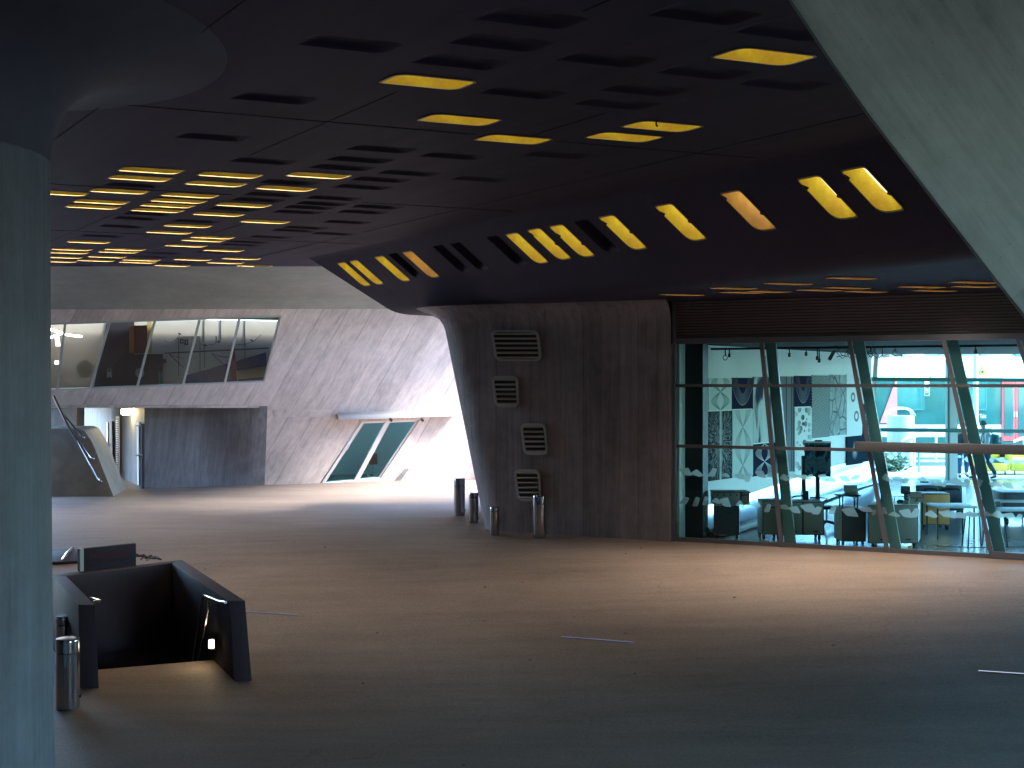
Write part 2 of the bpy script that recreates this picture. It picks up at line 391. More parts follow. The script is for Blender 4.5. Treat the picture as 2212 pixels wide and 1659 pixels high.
# ---- upper flat ceiling
E1 = AV
fu = place(LIT_NEAR+LIT_FAR, ZU, U0, E1); du = place(DARK_U, ZU, U0, E1)
LA, LB = .94, .46
nl = len(LIT_NEAR)
lit_u, dark_u = spread(fu, du, LA, LB)
dark_u = [q for q in dark_u if q[0] < -.7]; 
crease_u = -.62                     # keep clear of the fold
lit_u = [(min(u, -LA/2-.05), v) for u, v in lit_u]
to_u = lambda q: U0+E1*q[0]+BB*q[1]
outline3 = [Vector((-26, -9, ZU)), cr(U0, tY(U0, -9)), cr(U0, 18.4), Vector((-2.0, 31.4, ZU)), Vector((-2.0, 33.9, ZU)), Vector((-26, 33.9, ZU))]
holes_u = [opening(u, v, LA, LB) for u, v in lit_u+dark_u]
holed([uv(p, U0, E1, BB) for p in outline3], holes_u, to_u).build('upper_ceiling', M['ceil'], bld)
UP = Vector((0, 0, 1))
near_lab = ['yellow ceiling light highest in the view, beside the leaning concrete leg', 'wide yellow ceiling light alone on the left, above the staggered pair', 'yellow ceiling light of the staggered pair, upper left one', 'yellow ceiling light of the staggered pair, lower right one', 'yellow ceiling light just below and left of its close neighbour, right of centre', 'yellow ceiling light with a small dark hook at its edge, right of centre']
recs = []
for i, q in enumerate(lit_u): recs.append((i, q))
cols = {}
for i, (u, v) in recs[nl:]:
    for c in cols:
        if abs(c-u) < .62: cols[c].append((v, i)); break
    else: cols[u] = [(v, i)]
names = {}
ck = sorted(cols)
for ci, c in enumerate(ck):
    for k, (v, i) in enumerate(sorted(cols[c])):
        names[i] = f'thin yellow light {ORD[min(k, 17)]} from the front, {ORD[min(ci, 17)]} row of the left ceiling field'
for i, (u, v) in recs:
    loop = [to_u(p) for p in opening(u, v, LA, LB)]
    tl_ = make_light(loop, UP, .42, near_lab[i] if i < nl else names[i], 'large yellow lights in the near ceiling' if i < nl else 'thin yellow lights in the left ceiling field', far_=i >= nl)
    if i == 5:
        hk = to_u((u-LA*.28, v-LB*.5)); MB().tube([hk+UP*.01, hk-UP*.05, hk-UP*.07+AV*.02], .012, 6).build('hook', M['joint'], tl_)
for (u, v) in dark_u:
    soft_coffer([to_u(p) for p in opening(u, v, LA, LB)], UP).build('coffer', M['coffer'], bld, smooth=True)
# joints between the formwork panels of the flat ceiling
def joint(q0, q1):
    n = 90; run = []
    free = lambda q: not any(abs(q[0]-u) < LA/2+.12+.0 and abs(q[1]-v) < LB/2+.10 for u, v in lit_u+dark_u)
    for i in range(n+1):
        q = (q0[0]+(q1[0]-q0[0])*i/n, q0[1]+(q1[1]-q0[1])*i/n)
        if free(q): run.append(q)
        if (not free(q) or i == n) and run:
            if len(run) > 4: MB().bar(to_u(run[0])-UP*.002, to_u(run[-1])-UP*.002, .013, .01).build('panel_joint', M['joint'], bld)
            run = []
for u in (-1.35, -4.2, -7.0, -9.8): joint((u, -9), (u, 20.5))
for v in (-5.2, 1.4, 8.0, 14.6): joint((-12.5, v), (-.3, v))
# ---- sloped ceiling: rounded at both folds
ft = place(SL_LIT, None, P0, AS); dt_ = place(SL_DARK, None, P0, AS)
SA, SB = .97, .44
lit_s, dark_s = spread(ft, dt_, SA, SB)
uT, uB = (P0.z-ZU)/.62, (P0.z-ZL)/.62      # AS parameter at the upper and lower fold
to_s = lambda q: P0+AS*q[0]+BB*q[1]
tn, tf = tY(U0, -9), 18.4
m1, m2 = uT+.16, uB-.30
tn_f = lambda u: tf-1.2*(u-uT)/(uB-uT)
holes_s = [opening(u, v, SA, SB, (.06, .07, .06, .2)) for u, v in lit_s+dark_s]
outl = [(m1, tn), (m2, tn), (m2, tn_f(m2)), (m1, tn_f(m1))]
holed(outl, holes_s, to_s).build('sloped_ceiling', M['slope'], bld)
# fold strips: quadratic curves between the flats and the slope
def fold(pa, pc, pb, n=6): return [pa*(1-k/n)**2+pc*2*(k/n)*(1-k/n)+pb*(k/n)**2 for k in range(n+1)]
lowA = Vector((AV.x, AV.y, 0))
def strip(name, a, c, b, t0s, t1s, mat):
    mb = MB(); pr = fold(a, c, b); rr = []
    for i, p in enumerate(pr): rr.append([p+BB*t0s, p+BB*(t1s[0]+(t1s[1]-t1s[0])*i/(len(pr)-1))])
    mb.loft(rr, cap=False, closed=False).build(name, mat, bld, smooth=True)
strip('upper_fold', P0+AS*(uT-.02)-AV*.12+Vector((0, 0, .002)), P0+AS*uT, P0+AS*m1, tn, (tf, tn_f(m1)), M['slope'])
pl = P0+AS*uB+lowA*.45
strip('lower_fold', P0+AS*m2, P0+AS*uB, pl, tn, (tn_f(m2), tn_f(uB)-.15), M['slope'])
sl_lab = []
for i, (u, v) in enumerate(lit_s):
    loop = [to_s(p) for p in opening(u, v, SA, SB, (.06, .07, .06, .2))]
    lab = 'orange slanted light on the sloped ceiling, the duller one left of the two dark coffers' if i == 3 else ('orange-brown slanted light on the sloped ceiling, third from the right' if i == 9 else f'yellow slanted light, {ORD[i]} from the far left end of the sloped ceiling row')
    t = make_light(loop, -SN, .34, lab, 'slanted yellow lights along the sloped ceiling', i in (3, 9))
    if i >= 5:
        rj = random.Random(40+i); a = to_s((u-SA/2+.02+.2*rj.random(), v+SB/2)); e = AS.normalized()
        MB().prism([a+SN*.008, a+e*.13+SN*.008, a+e*(.07+.04*rj.random())-BB*(.06+.05*rj.random())+SN*.02, a+e*.02-BB*.03+SN*.012], SN*.006).build('torn_flap', M['joint'], t)
        a = to_s((u-SA*.1+.2*rj.random(), v-SB/2)); MB().prism([a+SN*.008, a+e*.10+SN*.008, a+e*.05+BB*.045+SN*.012], SN*.006).build('torn_flap', M['joint'], t)
for (u, v) in dark_s:
    soft_coffer([to_s(p) for p in opening(u, v, SA, SB, (.06, .07, .06, .2))], -SN, 3.5).build('coffer', M['coffer'], bld, smooth=True)
# ---- lower flat ceiling
FD = Vector((6.2, -2.6, 0)).normalized(); FN = Vector((-FD.y, FD.x, 0)); F0 = Vector((3.7, 26.1, 0))   # facade line, FN points into the hall
fl = lambda s, off=0: F0+FD*s+FN*off
LBL = .34
to_l = lambda q: Vector((0, 0, ZL))+pl_xy+AV*q[0]+BB*q[1]
pl_xy = Vector((pl.x, pl.y, 0)); lbase = Vector((pl.x, pl.y, ZL))
fll = place(LOW_LIT, ZL, lbase, AV); dll = place(LOW_DARK, ZL, lbase, AV)
lit_l, dark_l = spread([q for q in fll], dll, LA, LBL)
ok = lambda q: q[0] > LA/2+.05 and (to_l(q)-F0).dot(FN) < -.45
lit_l = [q for q in lit_l if ok(q)]; dark_l = [q for q in dark_l if ok(q)]
z3 = lambda v, z: Vector((v.x, v.y, z))
endL = lbase+BB*(tn_f(uB)-.15)
outl3 = [lbase+BB*tn, Vector((24, lbase.y+BB.y*tn, ZL)), z3(fl(21.8, .3), ZL), z3(fl(0, .3), ZL), Vector((4.3, 33.0, ZL)), Vector((-1.2, 33.0, ZL)), endL]
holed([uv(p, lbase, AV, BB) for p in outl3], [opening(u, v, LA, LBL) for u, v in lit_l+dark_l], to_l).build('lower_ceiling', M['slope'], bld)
lows = sorted(lit_l, key=lambda q: pixel(to_l(q))[0])
for i, q in enumerate(lows):
    make_light([to_l(p) for p in opening(*q, LA, LBL)], UP, .45, f'sliver of yellow ceiling light on the low right ceiling, {ORD[min(i, 17)]} from the left', 'yellow slivers of light in the low right ceiling', low=True)
for q in dark_l:
    soft_coffer([to_l(p) for p in opening(*q, LA, LBL)], UP).build('coffer', M['coffer'], bld, smooth=True)
# end face of the slope, closing upward to the storey above
ends = [P0+AS*(uT-.02)-AV*.12+BB*tf]+[p+BB*(tf+(tn_f(m1)-tf)*i/6) for i, p in enumerate(fold(P0+AS*(uT-.02)-AV*.12, P0+AS*uT, P0+AS*m1))][1:]
lo_ = fold(P0+AS*m2, P0+AS*uB, pl); ends += [p+BB*(tn_f(m2)+(tn_f(uB)-.15-tn_f(m2))*i/6) for i, p in enumerate(lo_)]
mb = MB(); 
for a, b in zip(ends, ends[1:]): mb.quad(a, b, z3(b, ZU+.9), z3(a, ZU+.9))
mb.build('slope_end_wall', M['slope'], bld, smooth=True)
# storey above: outer walls and roof so that no daylight comes through
RO = [(-26, -9), (24, -9), (24, 17), (24, 37.2), (10.6, 37.2), (4.3, 33), (-1.2, 33), (-3.2, 30.6), (-6.4, 31), (-7.0, 34.2), (-26, 34.2)]
mb = MB()
for a, b in zip(RO, RO[1:]+RO[:1]):
    lo = ZU if (a[0] < -1 or a[1] <= 1) else ZL
    mb.quad((*a, lo), (*b, lo), (*b, 9.4), (*a, 9.4))
mb.build('upper_storey_wall', M['roof'], bld)
# unseen walls added left, behind and right of the camera to shade the foreground
MB().prism([(-26, -9, -1.2), (-25.5, -9, -1.2), (-25.5, 34, -1.2), (-26, 34, -1.2)], (0, 0, ZU+1.2-.003)).build('side_wall', M['pier'], bld)
MB().prism([(-25.4, -9, -1.2), (15, -9, -1.2), (15, -8.5, -1.2), (-25.4, -8.5, -1.2)], (0, 0, ZU+1.2-.003)).build('side_wall', M['pier'], bld)
MB().prism([(23.5, -8.6, -1.2), (24, -8.6, -1.2), (24, 16.8, -1.2), (23.5, 16.8, -1.2)], (0, 0, ZL+1.2-.003)).build('side_wall', M['pier'], bld)

# ------------------------------------------------------------------ pier with vents
PF = Vector((4.39, -1.9, 0)).normalized(); PNn = Vector((-PF.y, PF.x, 0)); PP0 = Vector((-.69, 28.0, 0))
pier = thing('concrete_pier', 'massive dark concrete pier narrowing downward, with four grille vents and its front edge slanting', 'pier', (1.5, 29, 0))
rings = []
def pier_ring(z, flare):
    lean = 1.14*min(z, 5.2)/5.07; lean = lean if z > 0 else 0
    c = PP0-PF*lean; r_ = .55
    back = Vector((.03, 1.0, 0)).normalized()
    a = F0+FN*.02+FD*(-.02)-FN*.14; front_l = c
    e = flare
    pts = []
    right = a-PNn*e
    fl_ = front_l-PNn*e-PF*e
    bl = front_l-PF*e+back*5.2
    br = Vector((4.2, 33.5, 0))
    poly = [right, br, bl, fl_]
    out = rounded(poly, [.01, .3, .4, r_+.8*e], 10)
    return [Vector((p.x, p.y, z)) for p in out]
zs = [-.3, 0, .6, 1.3, 2.0, 2.7, 3.4, 4.1, 4.7, 4.95]
rings = [pier_ring(z, 0) for z in zs]
for k in range(1, 7):
    th = math.pi/2*k/6; rings.append(pier_ring(4.95+.56*math.sin(th), .56*(1-math.cos(th))))
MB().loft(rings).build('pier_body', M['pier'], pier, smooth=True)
def pp(px, py, off=0): return RP(px, py, PP0-PNn*(.02+off), PNn)
def vent(pts, nsl, lab=None):
    q = [pp(*p, .085) for p in pts]; tl, tr, br, bl = q
    fr = rounded([tl, tr, br, bl], .17, 5); c = sum(q, Vector())/4
    inn = [p+(c-p).normalized()*.07 for p in fr]
    mb = MB(); n = len(fr); back = PNn*.08
    mb.loft([[p+back for p in fr], fr, inn, [p+back for p in inn]], cap=False)
    f = mb.build('vent_grille', M['ventframe'], pier, smooth=True)
    MB().poly([p+PNn*.030 for p in inn]).build('grille_backing', M['dark'], f)
    for k in range(nsl):
        t = (k+.75)/(nsl+.5); a = tl.lerp(bl, t); b = tr.lerp(br, t); d = (b-a).normalized()
        MB().bar(a+d*.07, b-d*.07, .05, .028, PNn*.6+Vector((0, 0, .8))).build('slat', M['ventframe'], f)
vent([(1059, 713), (1163, 713), (1170, 780), (1069, 780)], 6)
vent([(1061, 812), (1118, 812), (1122, 880), (1069, 880)], 6)
vent([(1123, 914), (1178, 914), (1184, 983), (1131, 983)], 6)
vent([(1109, 1014), (1165, 1014), (1170, 1083), (1117, 1083)], 6)

# ------------------------------------------------------------------ column, leaning leg
M['flare'] = concrete('shaded_flare_concrete', (.060, .072, .108), (0, 0, 1), 3, 4, .08, .3, .25, bump=.08, pits=False)  # darker column concrete: shade under the ceiling is put into its colour
cc = Vector((-6.07, 11.5, 0))
prof = [(1.36, -1.2), (1.33, .5), (1.31, 3), (1.30, 5.90), (1.288, 5.905), (1.288, 5.93), (1.30, 5.935)]
col = thing('round_column', 'round board-marked concrete column at the left edge, flaring into the ceiling', 'column', (cc.x, cc.y, -.8))
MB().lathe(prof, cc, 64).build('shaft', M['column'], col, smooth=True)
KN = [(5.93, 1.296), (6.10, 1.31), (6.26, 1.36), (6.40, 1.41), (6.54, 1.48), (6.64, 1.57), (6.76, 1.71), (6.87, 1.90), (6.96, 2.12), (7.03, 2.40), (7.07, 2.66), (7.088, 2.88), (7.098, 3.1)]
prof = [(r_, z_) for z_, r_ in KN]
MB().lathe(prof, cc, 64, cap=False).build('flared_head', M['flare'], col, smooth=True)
edge = [(1570, -180), (1640, -85), (1690, 0), (1776, 130), (1857, 245), (1946, 360), (2046, 490), (2212, 703), (2500, 1085), (2860, 1570), (3190, 2015), (3230, 2070)]
rings = []
for (px, py) in edge:
    p = P(px, py, 9.0); rt = Vector((.94, .34, 0))
    q = [p, p+rt*5.6, p+rt*5.6+Vector((1.6, 1.9, 0)), p+Vector((1.6, 1.9, 0))]
    rings.append(rounded(q, .22, 5))
o = MB().loft(rings).build('leaning_leg', M['leg'], smooth=True)
tag(o, 'huge leaning concrete leg crossing the upper right corner, greenish daylight on its face', 'leg')

# ------------------------------------------------------------------ far wall, soffit, recess
W0 = Hp(310, 1055, 0); W1 = Hp(1010, 1035, 0); WD = (W1-W0).normalized(); WB = Vector((-WD.y, WD.x, 0))
LEAN = .30
WN = (WB+Vector((0, 0, LEAN))).normalized()       # wall leans towards the viewer as it rises
WUP = (Vector((0, 0, 1))-WB*LEAN).normalized()
def wp(px, py, off=0): return RP(px, py, W0-WN*off, WN)
def wuv(p): d = p-W0; return (d.dot(WD), d.dot(WUP))
def w3(q, off=0): return W0+WD*q[0]+WUP*q[1]-WN*off
far = thing('far_building_wall', 'far leaning board-marked concrete wall with a window band and a small slanted window', 'wall', (-6, 41, 0))
band = [(60, 699.5), (608, 680), (571, 825), (60, 846)]
win2 = [(689, 1046.5), (779, 911), (907, 907), (822, 1033)]
notch = [(855, 1036), (875, 1013), (884, 1013), (867, 1036)]
base_pt = lambda px: (wuv(wp(px, 1055))[0], -.06)
ulft = wuv(wp(30, 800))[0]
u575 = wuv(wp(578, 877))[0]; v575 = wuv(wp(578, 877))[1]
outer = [(ulft, wuv(wp(30, 658))[1]), (wuv(wp(1180, 656))[0], wuv(wp(1180, 656))[1]), (wuv(wp(1180, 1030))[0], -.1), (u575, -.1), (u575, v575), (ulft, wuv(wp(30, 877))[1])]
outer = list(reversed(outer))
holed(outer, [[wuv(wp(*p)) for p in band], [wuv(wp(*p)) for p in win2]], lambda q: w3(q)).build('wall_face', M['wall'], far)
# recess wall: ruled from the base line to a set-back top edge
mb = MB(); rr = []
ub0 = (wp(312, 1055)-W0).dot(WD)
NR = 14
for i in range(NR+1):
    u = u575+(ub0-u575)*i/NR; s_ = sm(0, 1, min(1, i/NR*1.9))
    bot = w3((u, -.1)); tq = w3((u, v575)); top = tq+WB*(s_*LEAN*v575*1.02)
    rr.append([bot+(top-bot)*k/6+WB*(s_*.12*math.sin(math.pi*k/6)) for k in range(7)])
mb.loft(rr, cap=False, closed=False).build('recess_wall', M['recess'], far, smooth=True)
zr = w3((0, v575)).z
lastp = w3((ub0, -.1))
pd = Vector((-4.4, 8.3, 0)).normalized()
def pw(px, py): return RP(px, py, z3(lastp, 0)+WB*.001, Vector((pd.y, -pd.x, 0)))
ltop = rr[-1][-1]
mb = MB(); a = z3(lastp, -.05); b = a+pd*19
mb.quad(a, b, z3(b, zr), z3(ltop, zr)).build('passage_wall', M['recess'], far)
# soffit over recess and passage
l0 = w3((ulft, v575)); l1 = w3((u575, v575))
MB().poly([l1, l0, l0+Vector((-1, 22, 0)), z3(b, zr), z3(ltop, zr)]+[r[-1] for r in reversed(rr[1:-1])]).build('passage_soffit', M['recess'], far)
# block left of the passage
q = [P(165, 878, 42), P(40, 878, 42)]
MB().prism([z3(q[0], -.1), z3(q[1], -.1), z3(q[1], zr-.003), z3(q[0], zr-.003)], Vector((-1.2, 4, 0))).build('side_block', M['recess'], far)
# lip strip above recess and ledge line on the bright part
MB().prism([wp(30, 874, .0), wp(560, 876, .0), wp(560, 880, .0), wp(30, 880, .0)], -WN*.05).build('drip_edge', M['wall'], far)
MB().prism([wp(592, 885, 0), wp(726, 885, 0), wp(726, 900, 0), wp(592, 900, 0)], -WN*.018).build('ledge', M['wall'], far)
MB().prism([wp(*p, .02) for p in notch], WN*.02).build('slot_recess', M['recess'], far)
# cove soffit between the far wall and the upper ceiling
mb = MB(); rr = []
for i in range(41):
    px = 20+(1175-20)*i/40
    lo = wp(px, 670-3*i/40, -.02); hi = Vector((lo.x*.93, 33.86, ZU))
    if lo.x > -2: hi = Vector((lo.x*.93, 33.86+.4*(lo.x+2), ZU+.3*(lo.x+2)))
    c_ = Vector(((lo.x+hi.x)/2, lo.y-.75, ZU-.30)) if lo.x < -2 else Vector(((lo.x+hi.x)/2, lo.y-.75, lo.z+.5))
    rr.append([lo*(1-t)**2+c_*2*t*(1-t)+hi*t*t for t in [k/8 for k in range(9)]])
mb.loft(rr, cap=False, closed=False).build('curved_soffit', M['cove'], far, smooth=True)
# solid body behind the wall
lo = wp(30, 669); ro = wp(1180, 666)
mb = MB(); top = 14
mb.quad(z3(lo, lo.z+.0), z3(ro, ro.z), z3(ro, top)+Vector((0, .2, 0)), z3(lo, top)+Vector((0, .2, 0)))
mb.quad(z3(ro, -.5), z3(ro, top), z3(ro, top)+Vector((3, 16, 0)), z3(ro, -.5)+Vector((3, 16, 0)))
mb.build('wall_body', M['roof'], far)
# ------------------------------------------------------------------ glass hall
M['glass_front'] = glass('tinted_front_glass', (.54, .87, .87), .35, 0, .0)
M['glass_back'] = glass('tinted_back_glass', (.82, .96, .96), .5)
M['glass_dark'] = glass('dark_green_glass', (.30, .80, .77), .5, 0, .0)
M['glass_clear'] = glass('grey_window_glass', (.72, .78, .76), 1.1, 0, .02)
M['hallwall'] = concrete('painted_hall_wall', (.78, .79, .78), (0, 0, 1), 3, 3, .03, .08, .06, bump=.05, pits=False)
M['white'] = plain('white_paint', (.78, .79, .79), .5)
M['hallceil'] = plain('hall_ceiling_black', (.015, .015, .018), .8)
def floor_mat():
    k = N('polished_hall_floor'); b = k.n('BsdfPrincipled'); tc = k.n('TexCoord').outputs['Object']
    n1 = k.noise(tc, .5, 5, .6); n2 = k.noise(tc, 6, 5)
    k.l(k.mix(n1, (.34, .34, .34), (.44, .44, .43)), b.inputs['Base Color']); k.l(k.math('MULTIPLY_ADD', n2, .16, .10), b.inputs['Roughness'])
    b.inputs['Coat Weight'].default_value = .4; b.inputs['Coat Roughness'].default_value = .1
    k.l(b.outputs[0], k.out.inputs[0]); return k.m
M['hallfloor'] = floor_mat()
FP0 = F0+FN*.06
def fp(px, py, off=0): return RP(px, py, FP0+FN*off, FN)
ZH = 4.53
fac = thing('glass_facade', 'tinted glass hall front with leaning mullions and bands of frosted shards on its panes', 'glass facade', fl(6))
tops = [fp(1646, 740), fp(1836, 738), fp(2038, 737), fp(2198, 735)]
bots = [fp(1689, 1180), fp(1917, 1192), fp(2143, 1203), fp(2352, 1212)]
tl = FP0+Vector((0, 0, ZH)); bl = FP0+Vector((0, 0, .02))
stp = (tops[3]-tops[2]).length
tops = [z3(t, ZH) for t in tops]; bots = [z3(b, .02) for b in bots]
for k in range(4): tops.append(tops[-1]+FD*2.1); bots.append(bots[-1]+FD*2.1)
alltop = [tl]+tops; allbot = [bl]+bots
for i, (t, b) in enumerate(zip(alltop, allbot)):
    if i == 0:
        MB().bar(b+FD*.03-FN*.06, z3(t, ZL-.02)+FD*.03-FN*.06, .07, .14, FN).build('jamb', M['frame'], fac); continue
    MB().bar(b-FN*.05, t-FN*.05, .085, .12, FN).build('mullion', M['frame'], fac)
    MB().bar(b+FN*.16+FD*.17, t+FN*.16+FD*.17, .22, .16, FN).build('fin', M['fin'], fac)
for i in range(len(alltop)-1):
    MB().quad(allbot[i], allbot[i+1], alltop[i+1], alltop[i]).build('pane', M['glass_front'], fac)
endf = fl(15.6, .06)
for py, x1 in ((833, 2700), (966, 1860)):
    zz = fp(1600, py).z; e_ = endf if x1 > 2000 else fp(x1, py)
    MB().bar(z3(FP0, zz)-FN*.055+FD*.07, z3(e_, zz)-FN*.055, .075, .07).build('transom', M['frame'], fac)
MB().bar(z3(FP0, ZH+.05)-FN*.05+FD*.07, z3(endf, ZH+.05)-FN*.05, .10, .13).build('head_rail', M['frame'], fac)
MB().bar(z3(FP0, .045)-FN*.03+FD*.07, z3(endf, .045)-FN*.03, .09, .09).build('sill_rail', M['frame'], fac)
dh0 = z3(fp(1850, 962), 0); zz = fp(1900, 964).z
hd = MB().bar(z3(dh0, zz)-FN*.22, z3(dh0+FD*7, zz-.0)-FN*.22, .30, .20).build('door_header', plain('header_paint', (.075, .08, .088), .5), fac, bevel=.01)
MB().lathe([(.055, 0), (.05, .05), (.02, .06)], z3(fp(2165, 962), zz-.15)-FN*.36, 14).build('door_sensor', M['black'], hd)
MB().bar(fp(2136, 1203)+Vector((0, 0, .06))-FN*.06, fp(2136, 1203)+FD*5+Vector((0, 0, .06))-FN*.06, .14, .13).build('door_sill', M['frame'], fac)
# frosted shards on the panes: two bands
def frosted():
    k = N('frosted_film'); d = k.n('BsdfDiffuse'); d.inputs[0].default_value = (.78, .82, .80, 1); tr = k.n('BsdfTranslucent'); tr.inputs[0].default_value = (.75, .85, .83, 1)
    t = k.n('BsdfTransparent'); t.inputs[0].default_value = (.7, .9, .88, 1)
    a = k.n('MixShader'); a.inputs[0].default_value = .8; k.l(d.outputs[0], a.inputs[1]); k.l(tr.outputs[0], a.inputs[2])
    m = k.n('MixShader'); m.inputs[0].default_value = .28; k.l(a.outputs[0], m.inputs[1]); k.l(t.outputs[0], m.inputs[2]); k.l(m.outputs[0], k.out.inputs[0]); return k.m
M['film'] = frosted()
rs = random.Random(11)
for (pts, hgt) in (([(1466, 1019), (1560, 1026), (1680, 1030), (1760, 1033), (1850, 1033), (1950, 1037), (2060, 1042), (2212, 1050)], 17), ([(1466, 1080), (1560, 1083), (1650, 1096), (1760, 1104), (1850, 1102), (1950, 1110), (2060, 1110), (2212, 1118)], 20)):
    x = pts[0][0]; i = 0
    while x < 2230:
        wd = rs.uniform(20, 42)
        yb = next(a[1]+(b[1]-a[1])*(x-a[0])/(b[0]-a[0]) for a, b in zip(pts, pts[1:]+[(2400, pts[-1][1])]) if a[0] <= x <= b[0])
        yc = yb+rs.uniform(-4, 4); h = hgt*rs.uniform(.6, 1.15)
        kind = rs.random(); off = -.006-.003*(i % 2)
        if kind < .4: q = [(x, yc+h*.1), (x+wd*.5, yc-h*.5), (x+wd, yc+h*.3), (x+wd*.75, yc+h*.5)]
        elif kind < .75: q = [(x, yc-h*.3), (x+wd*.7, yc-h*.5), (x+wd, yc+h*.45), (x+wd*.35, yc+h*.35)]
        else: q = [(x, yc+h*.45), (x+wd*.3, yc-h*.5), (x+wd*.6, yc-h*.35), (x+wd*.42, yc+h*.5)]
        w_ = rounded([fp(*p, off) for p in q], .035, 2)
        MB().poly(w_).build('frosted_shard', M['film'], fac, fix=False)
        x += wd*rs.uniform(.6, .95)+(rs.random() < .10)*rs.uniform(6, 20); i += 1
# louvre band above the glass
lv = thing('louvre_band', 'dark horizontal louvre band between the hall glass and the low ceiling', 'louvre', fl(6)+Vector((0, 0, ZH)))
z0, z1 = ZH+.12, ZL-.01; nsl = 13
for k in range(nsl):
    z = z0+(z1-z0)*(k+.5)/nsl
    up = (Vector((0, 0, 1))*.75-FN*.66)
    MB().bar(z3(FP0, z)+FD*.08-FN*.05, z3(endf, z)-FN*.05, .012, .052, up).build('slat', M['louvre'], lv)
MB().quad(z3(FP0, z0-.1)-FD*.5+FN*.06, z3(endf, z0-.1)+FN*.06, z3(endf, z1+.06)+FN*.06, z3(FP0, z1+.06)-FD*.5+FN*.06).build('backing', M['dark'], lv)
# hall: floor, ceiling, side and back walls
AW0 = Vector((4.42, 26.95, 0)); AW1 = Vector((11.25, 35.6, 0)); AD = (AW1-AW0).normalized(); AN = Vector((AD.y, -AD.x, 0))
BX1 = Vector((24, 35.6, 0))
hz = lambda p: .012+sm(26.5, 35, p.y)*.6*sm(1, 6, p.x)
NXH = 20; rr = []
for i in range(NXH+1):
    t = i/NXH; a = fl(.1+15.5*t, .0); b = AW0.lerp(AW1, t*2) if t < .5 else AW1.lerp(BX1, t*2-1)
    rr.append([z3(a.lerp(b, k/8), hz(a.lerp(b, k/8))) for k in range(9)])
o = MB().loft(rr, cap=False, closed=False).build('hall_floor', M['hallfloor'], smooth=True); tag(o, kind='structure')
hall = thing('hall_room', 'inner walls and black ceiling of the glazed hall behind the facade', 'room', (10, 30, 0))
MB().prism([z3(fl(-.3, .12), ZH), z3(fl(15.6, .12), ZH), z3(BX1, ZH), z3(AW1, ZH), z3(AW0, ZH)], (0, 0, .5)).build('hall_ceiling', M['hallceil'], hall)
MB().prism([AW0-AD*.9+Vector((0, 0, .0)), AW1+Vector((0, 0, .0)), AW1-AN*.25, AW0-AD*.9-AN*.25], (0, 0, ZH)).build('gallery_wall', M['hallwall'], hall)
MB().prism([fl(.12, .45), fl(.58, .45), fl(.58, 1.0), fl(.12, 1.0)], (0, 0, ZH-.003)).build('dark_pillar', M['dark'], hall)
# curved metal skirting along the gallery wall
rr = []
for i in range(13):
    p = (AW0+AD*.05).lerp(AW1-AD*.2, i/12)
    rr.append([z3(p+AN*(.02+.62*(1-math.cos(a_))), hz(p)+.66*(1-math.sin(a_))+.01) for a_ in [math.pi/2*k/8 for k in range(9)]])
M['skirt'] = brushed('curved_metal_skirting', (.75, .77, .78), .2)
MB().loft(rr, cap=False, closed=False).build('metal_skirting', M['skirt'], hall, smooth=True)
# black rail and hanging hooks under the hall ceiling
MB().bar(z3(fl(.6, 1.2), ZH-.10), z3(fl(15, 1.2), ZH-.10), .05, .05).build('ceiling_rail', M['black'], hall)
rs = random.Random(5)
for k in range(26):
    p = fl(.9+rs.uniform(0, 10.5), 1.2+rs.uniform(-.03, .03)); l_ = rs.uniform(.10, .30)
    mb = MB().tube([z3(p, ZH-.1), z3(p+FD*.01, ZH-.1-l_)], .014, 6)
    if rs.random() < .45:
        c = z3(p, ZH-.14-l_); mb.tube([c+FD*(.05*math.cos(a_))+Vector((0, 0, .06*math.sin(a_))) for a_ in [math.pi*2*j/10 for j in range(11)]], .008, 5)
    else: mb.box(z3(p, ZH-.1-l_), (.05, .05, .09))
    mb.build('ceiling_hook', M['black'], hall)
mb = MB(); rs = random.Random(8); p = fp(1838, 762, 1.2)
for k in range(5):
    mb.tube([p+FD*(-.3+.14*j+rs.uniform(-.06, .06))+Vector((0, 0, .03+.16*math.sin(j*1.7+k))) for j in range(7)], .008, 5)
mb.box(p-FD*.42+Vector((0, 0, -.05)), (.07, .07, .24), M=Matrix.Rotation(.5, 3, 'Y')); mb.build('cable_tangle', M['black'], hall)
# back glazing
bk = thing('rear_glazing', 'rear glass wall of the hall with white posts and green rails towards the tram', 'glass wall', (16, 35.6, .6))
def bp(px, py, off=0): return RP(px, py, Vector((0, 35.7+off, 0)), Vector((0, 1, 0)))
M['postwhite'] = plain('white_post', (.80, .78, .76), .5)
M['railgreen'] = plain('green_rail', (.05, .16, .155), .4, .2)
MB().bar(bp(1872, 1036), bp(1893, 745), .14, .16, (0, 1, 0)).build('post', M['postwhite'], bk)
MB().bar(bp(2058, 1040)+Vector((0, 0, 0)), bp(2058, 745), .25, .16, (0, 1, 0)).build('post', M['postwhite'], bk)
MB().bar(bp(2046, 1040), bp(2046, 745), .05, .2, (0, 1, 0)).build('post_edge', M['railgreen'], bk)
MB().bar(bp(2252, 1040), bp(2252, 745), .25, .16, (0, 1, 0)).build('post', M['postwhite'], bk)
MB().bar(bp(2400, 1040), bp(2400, 745), .25, .16, (0, 1, 0)).build('post', M['postwhite'], bk)
for (a, b) in (((1872, 819), (2900, 825)), ((1866, 928), (2900, 938))):
    MB().bar(bp(*a, -.12), bp(*b, -.12), .12, .09, (0, 1, 0)).build('rail', M['railgreen'], bk)
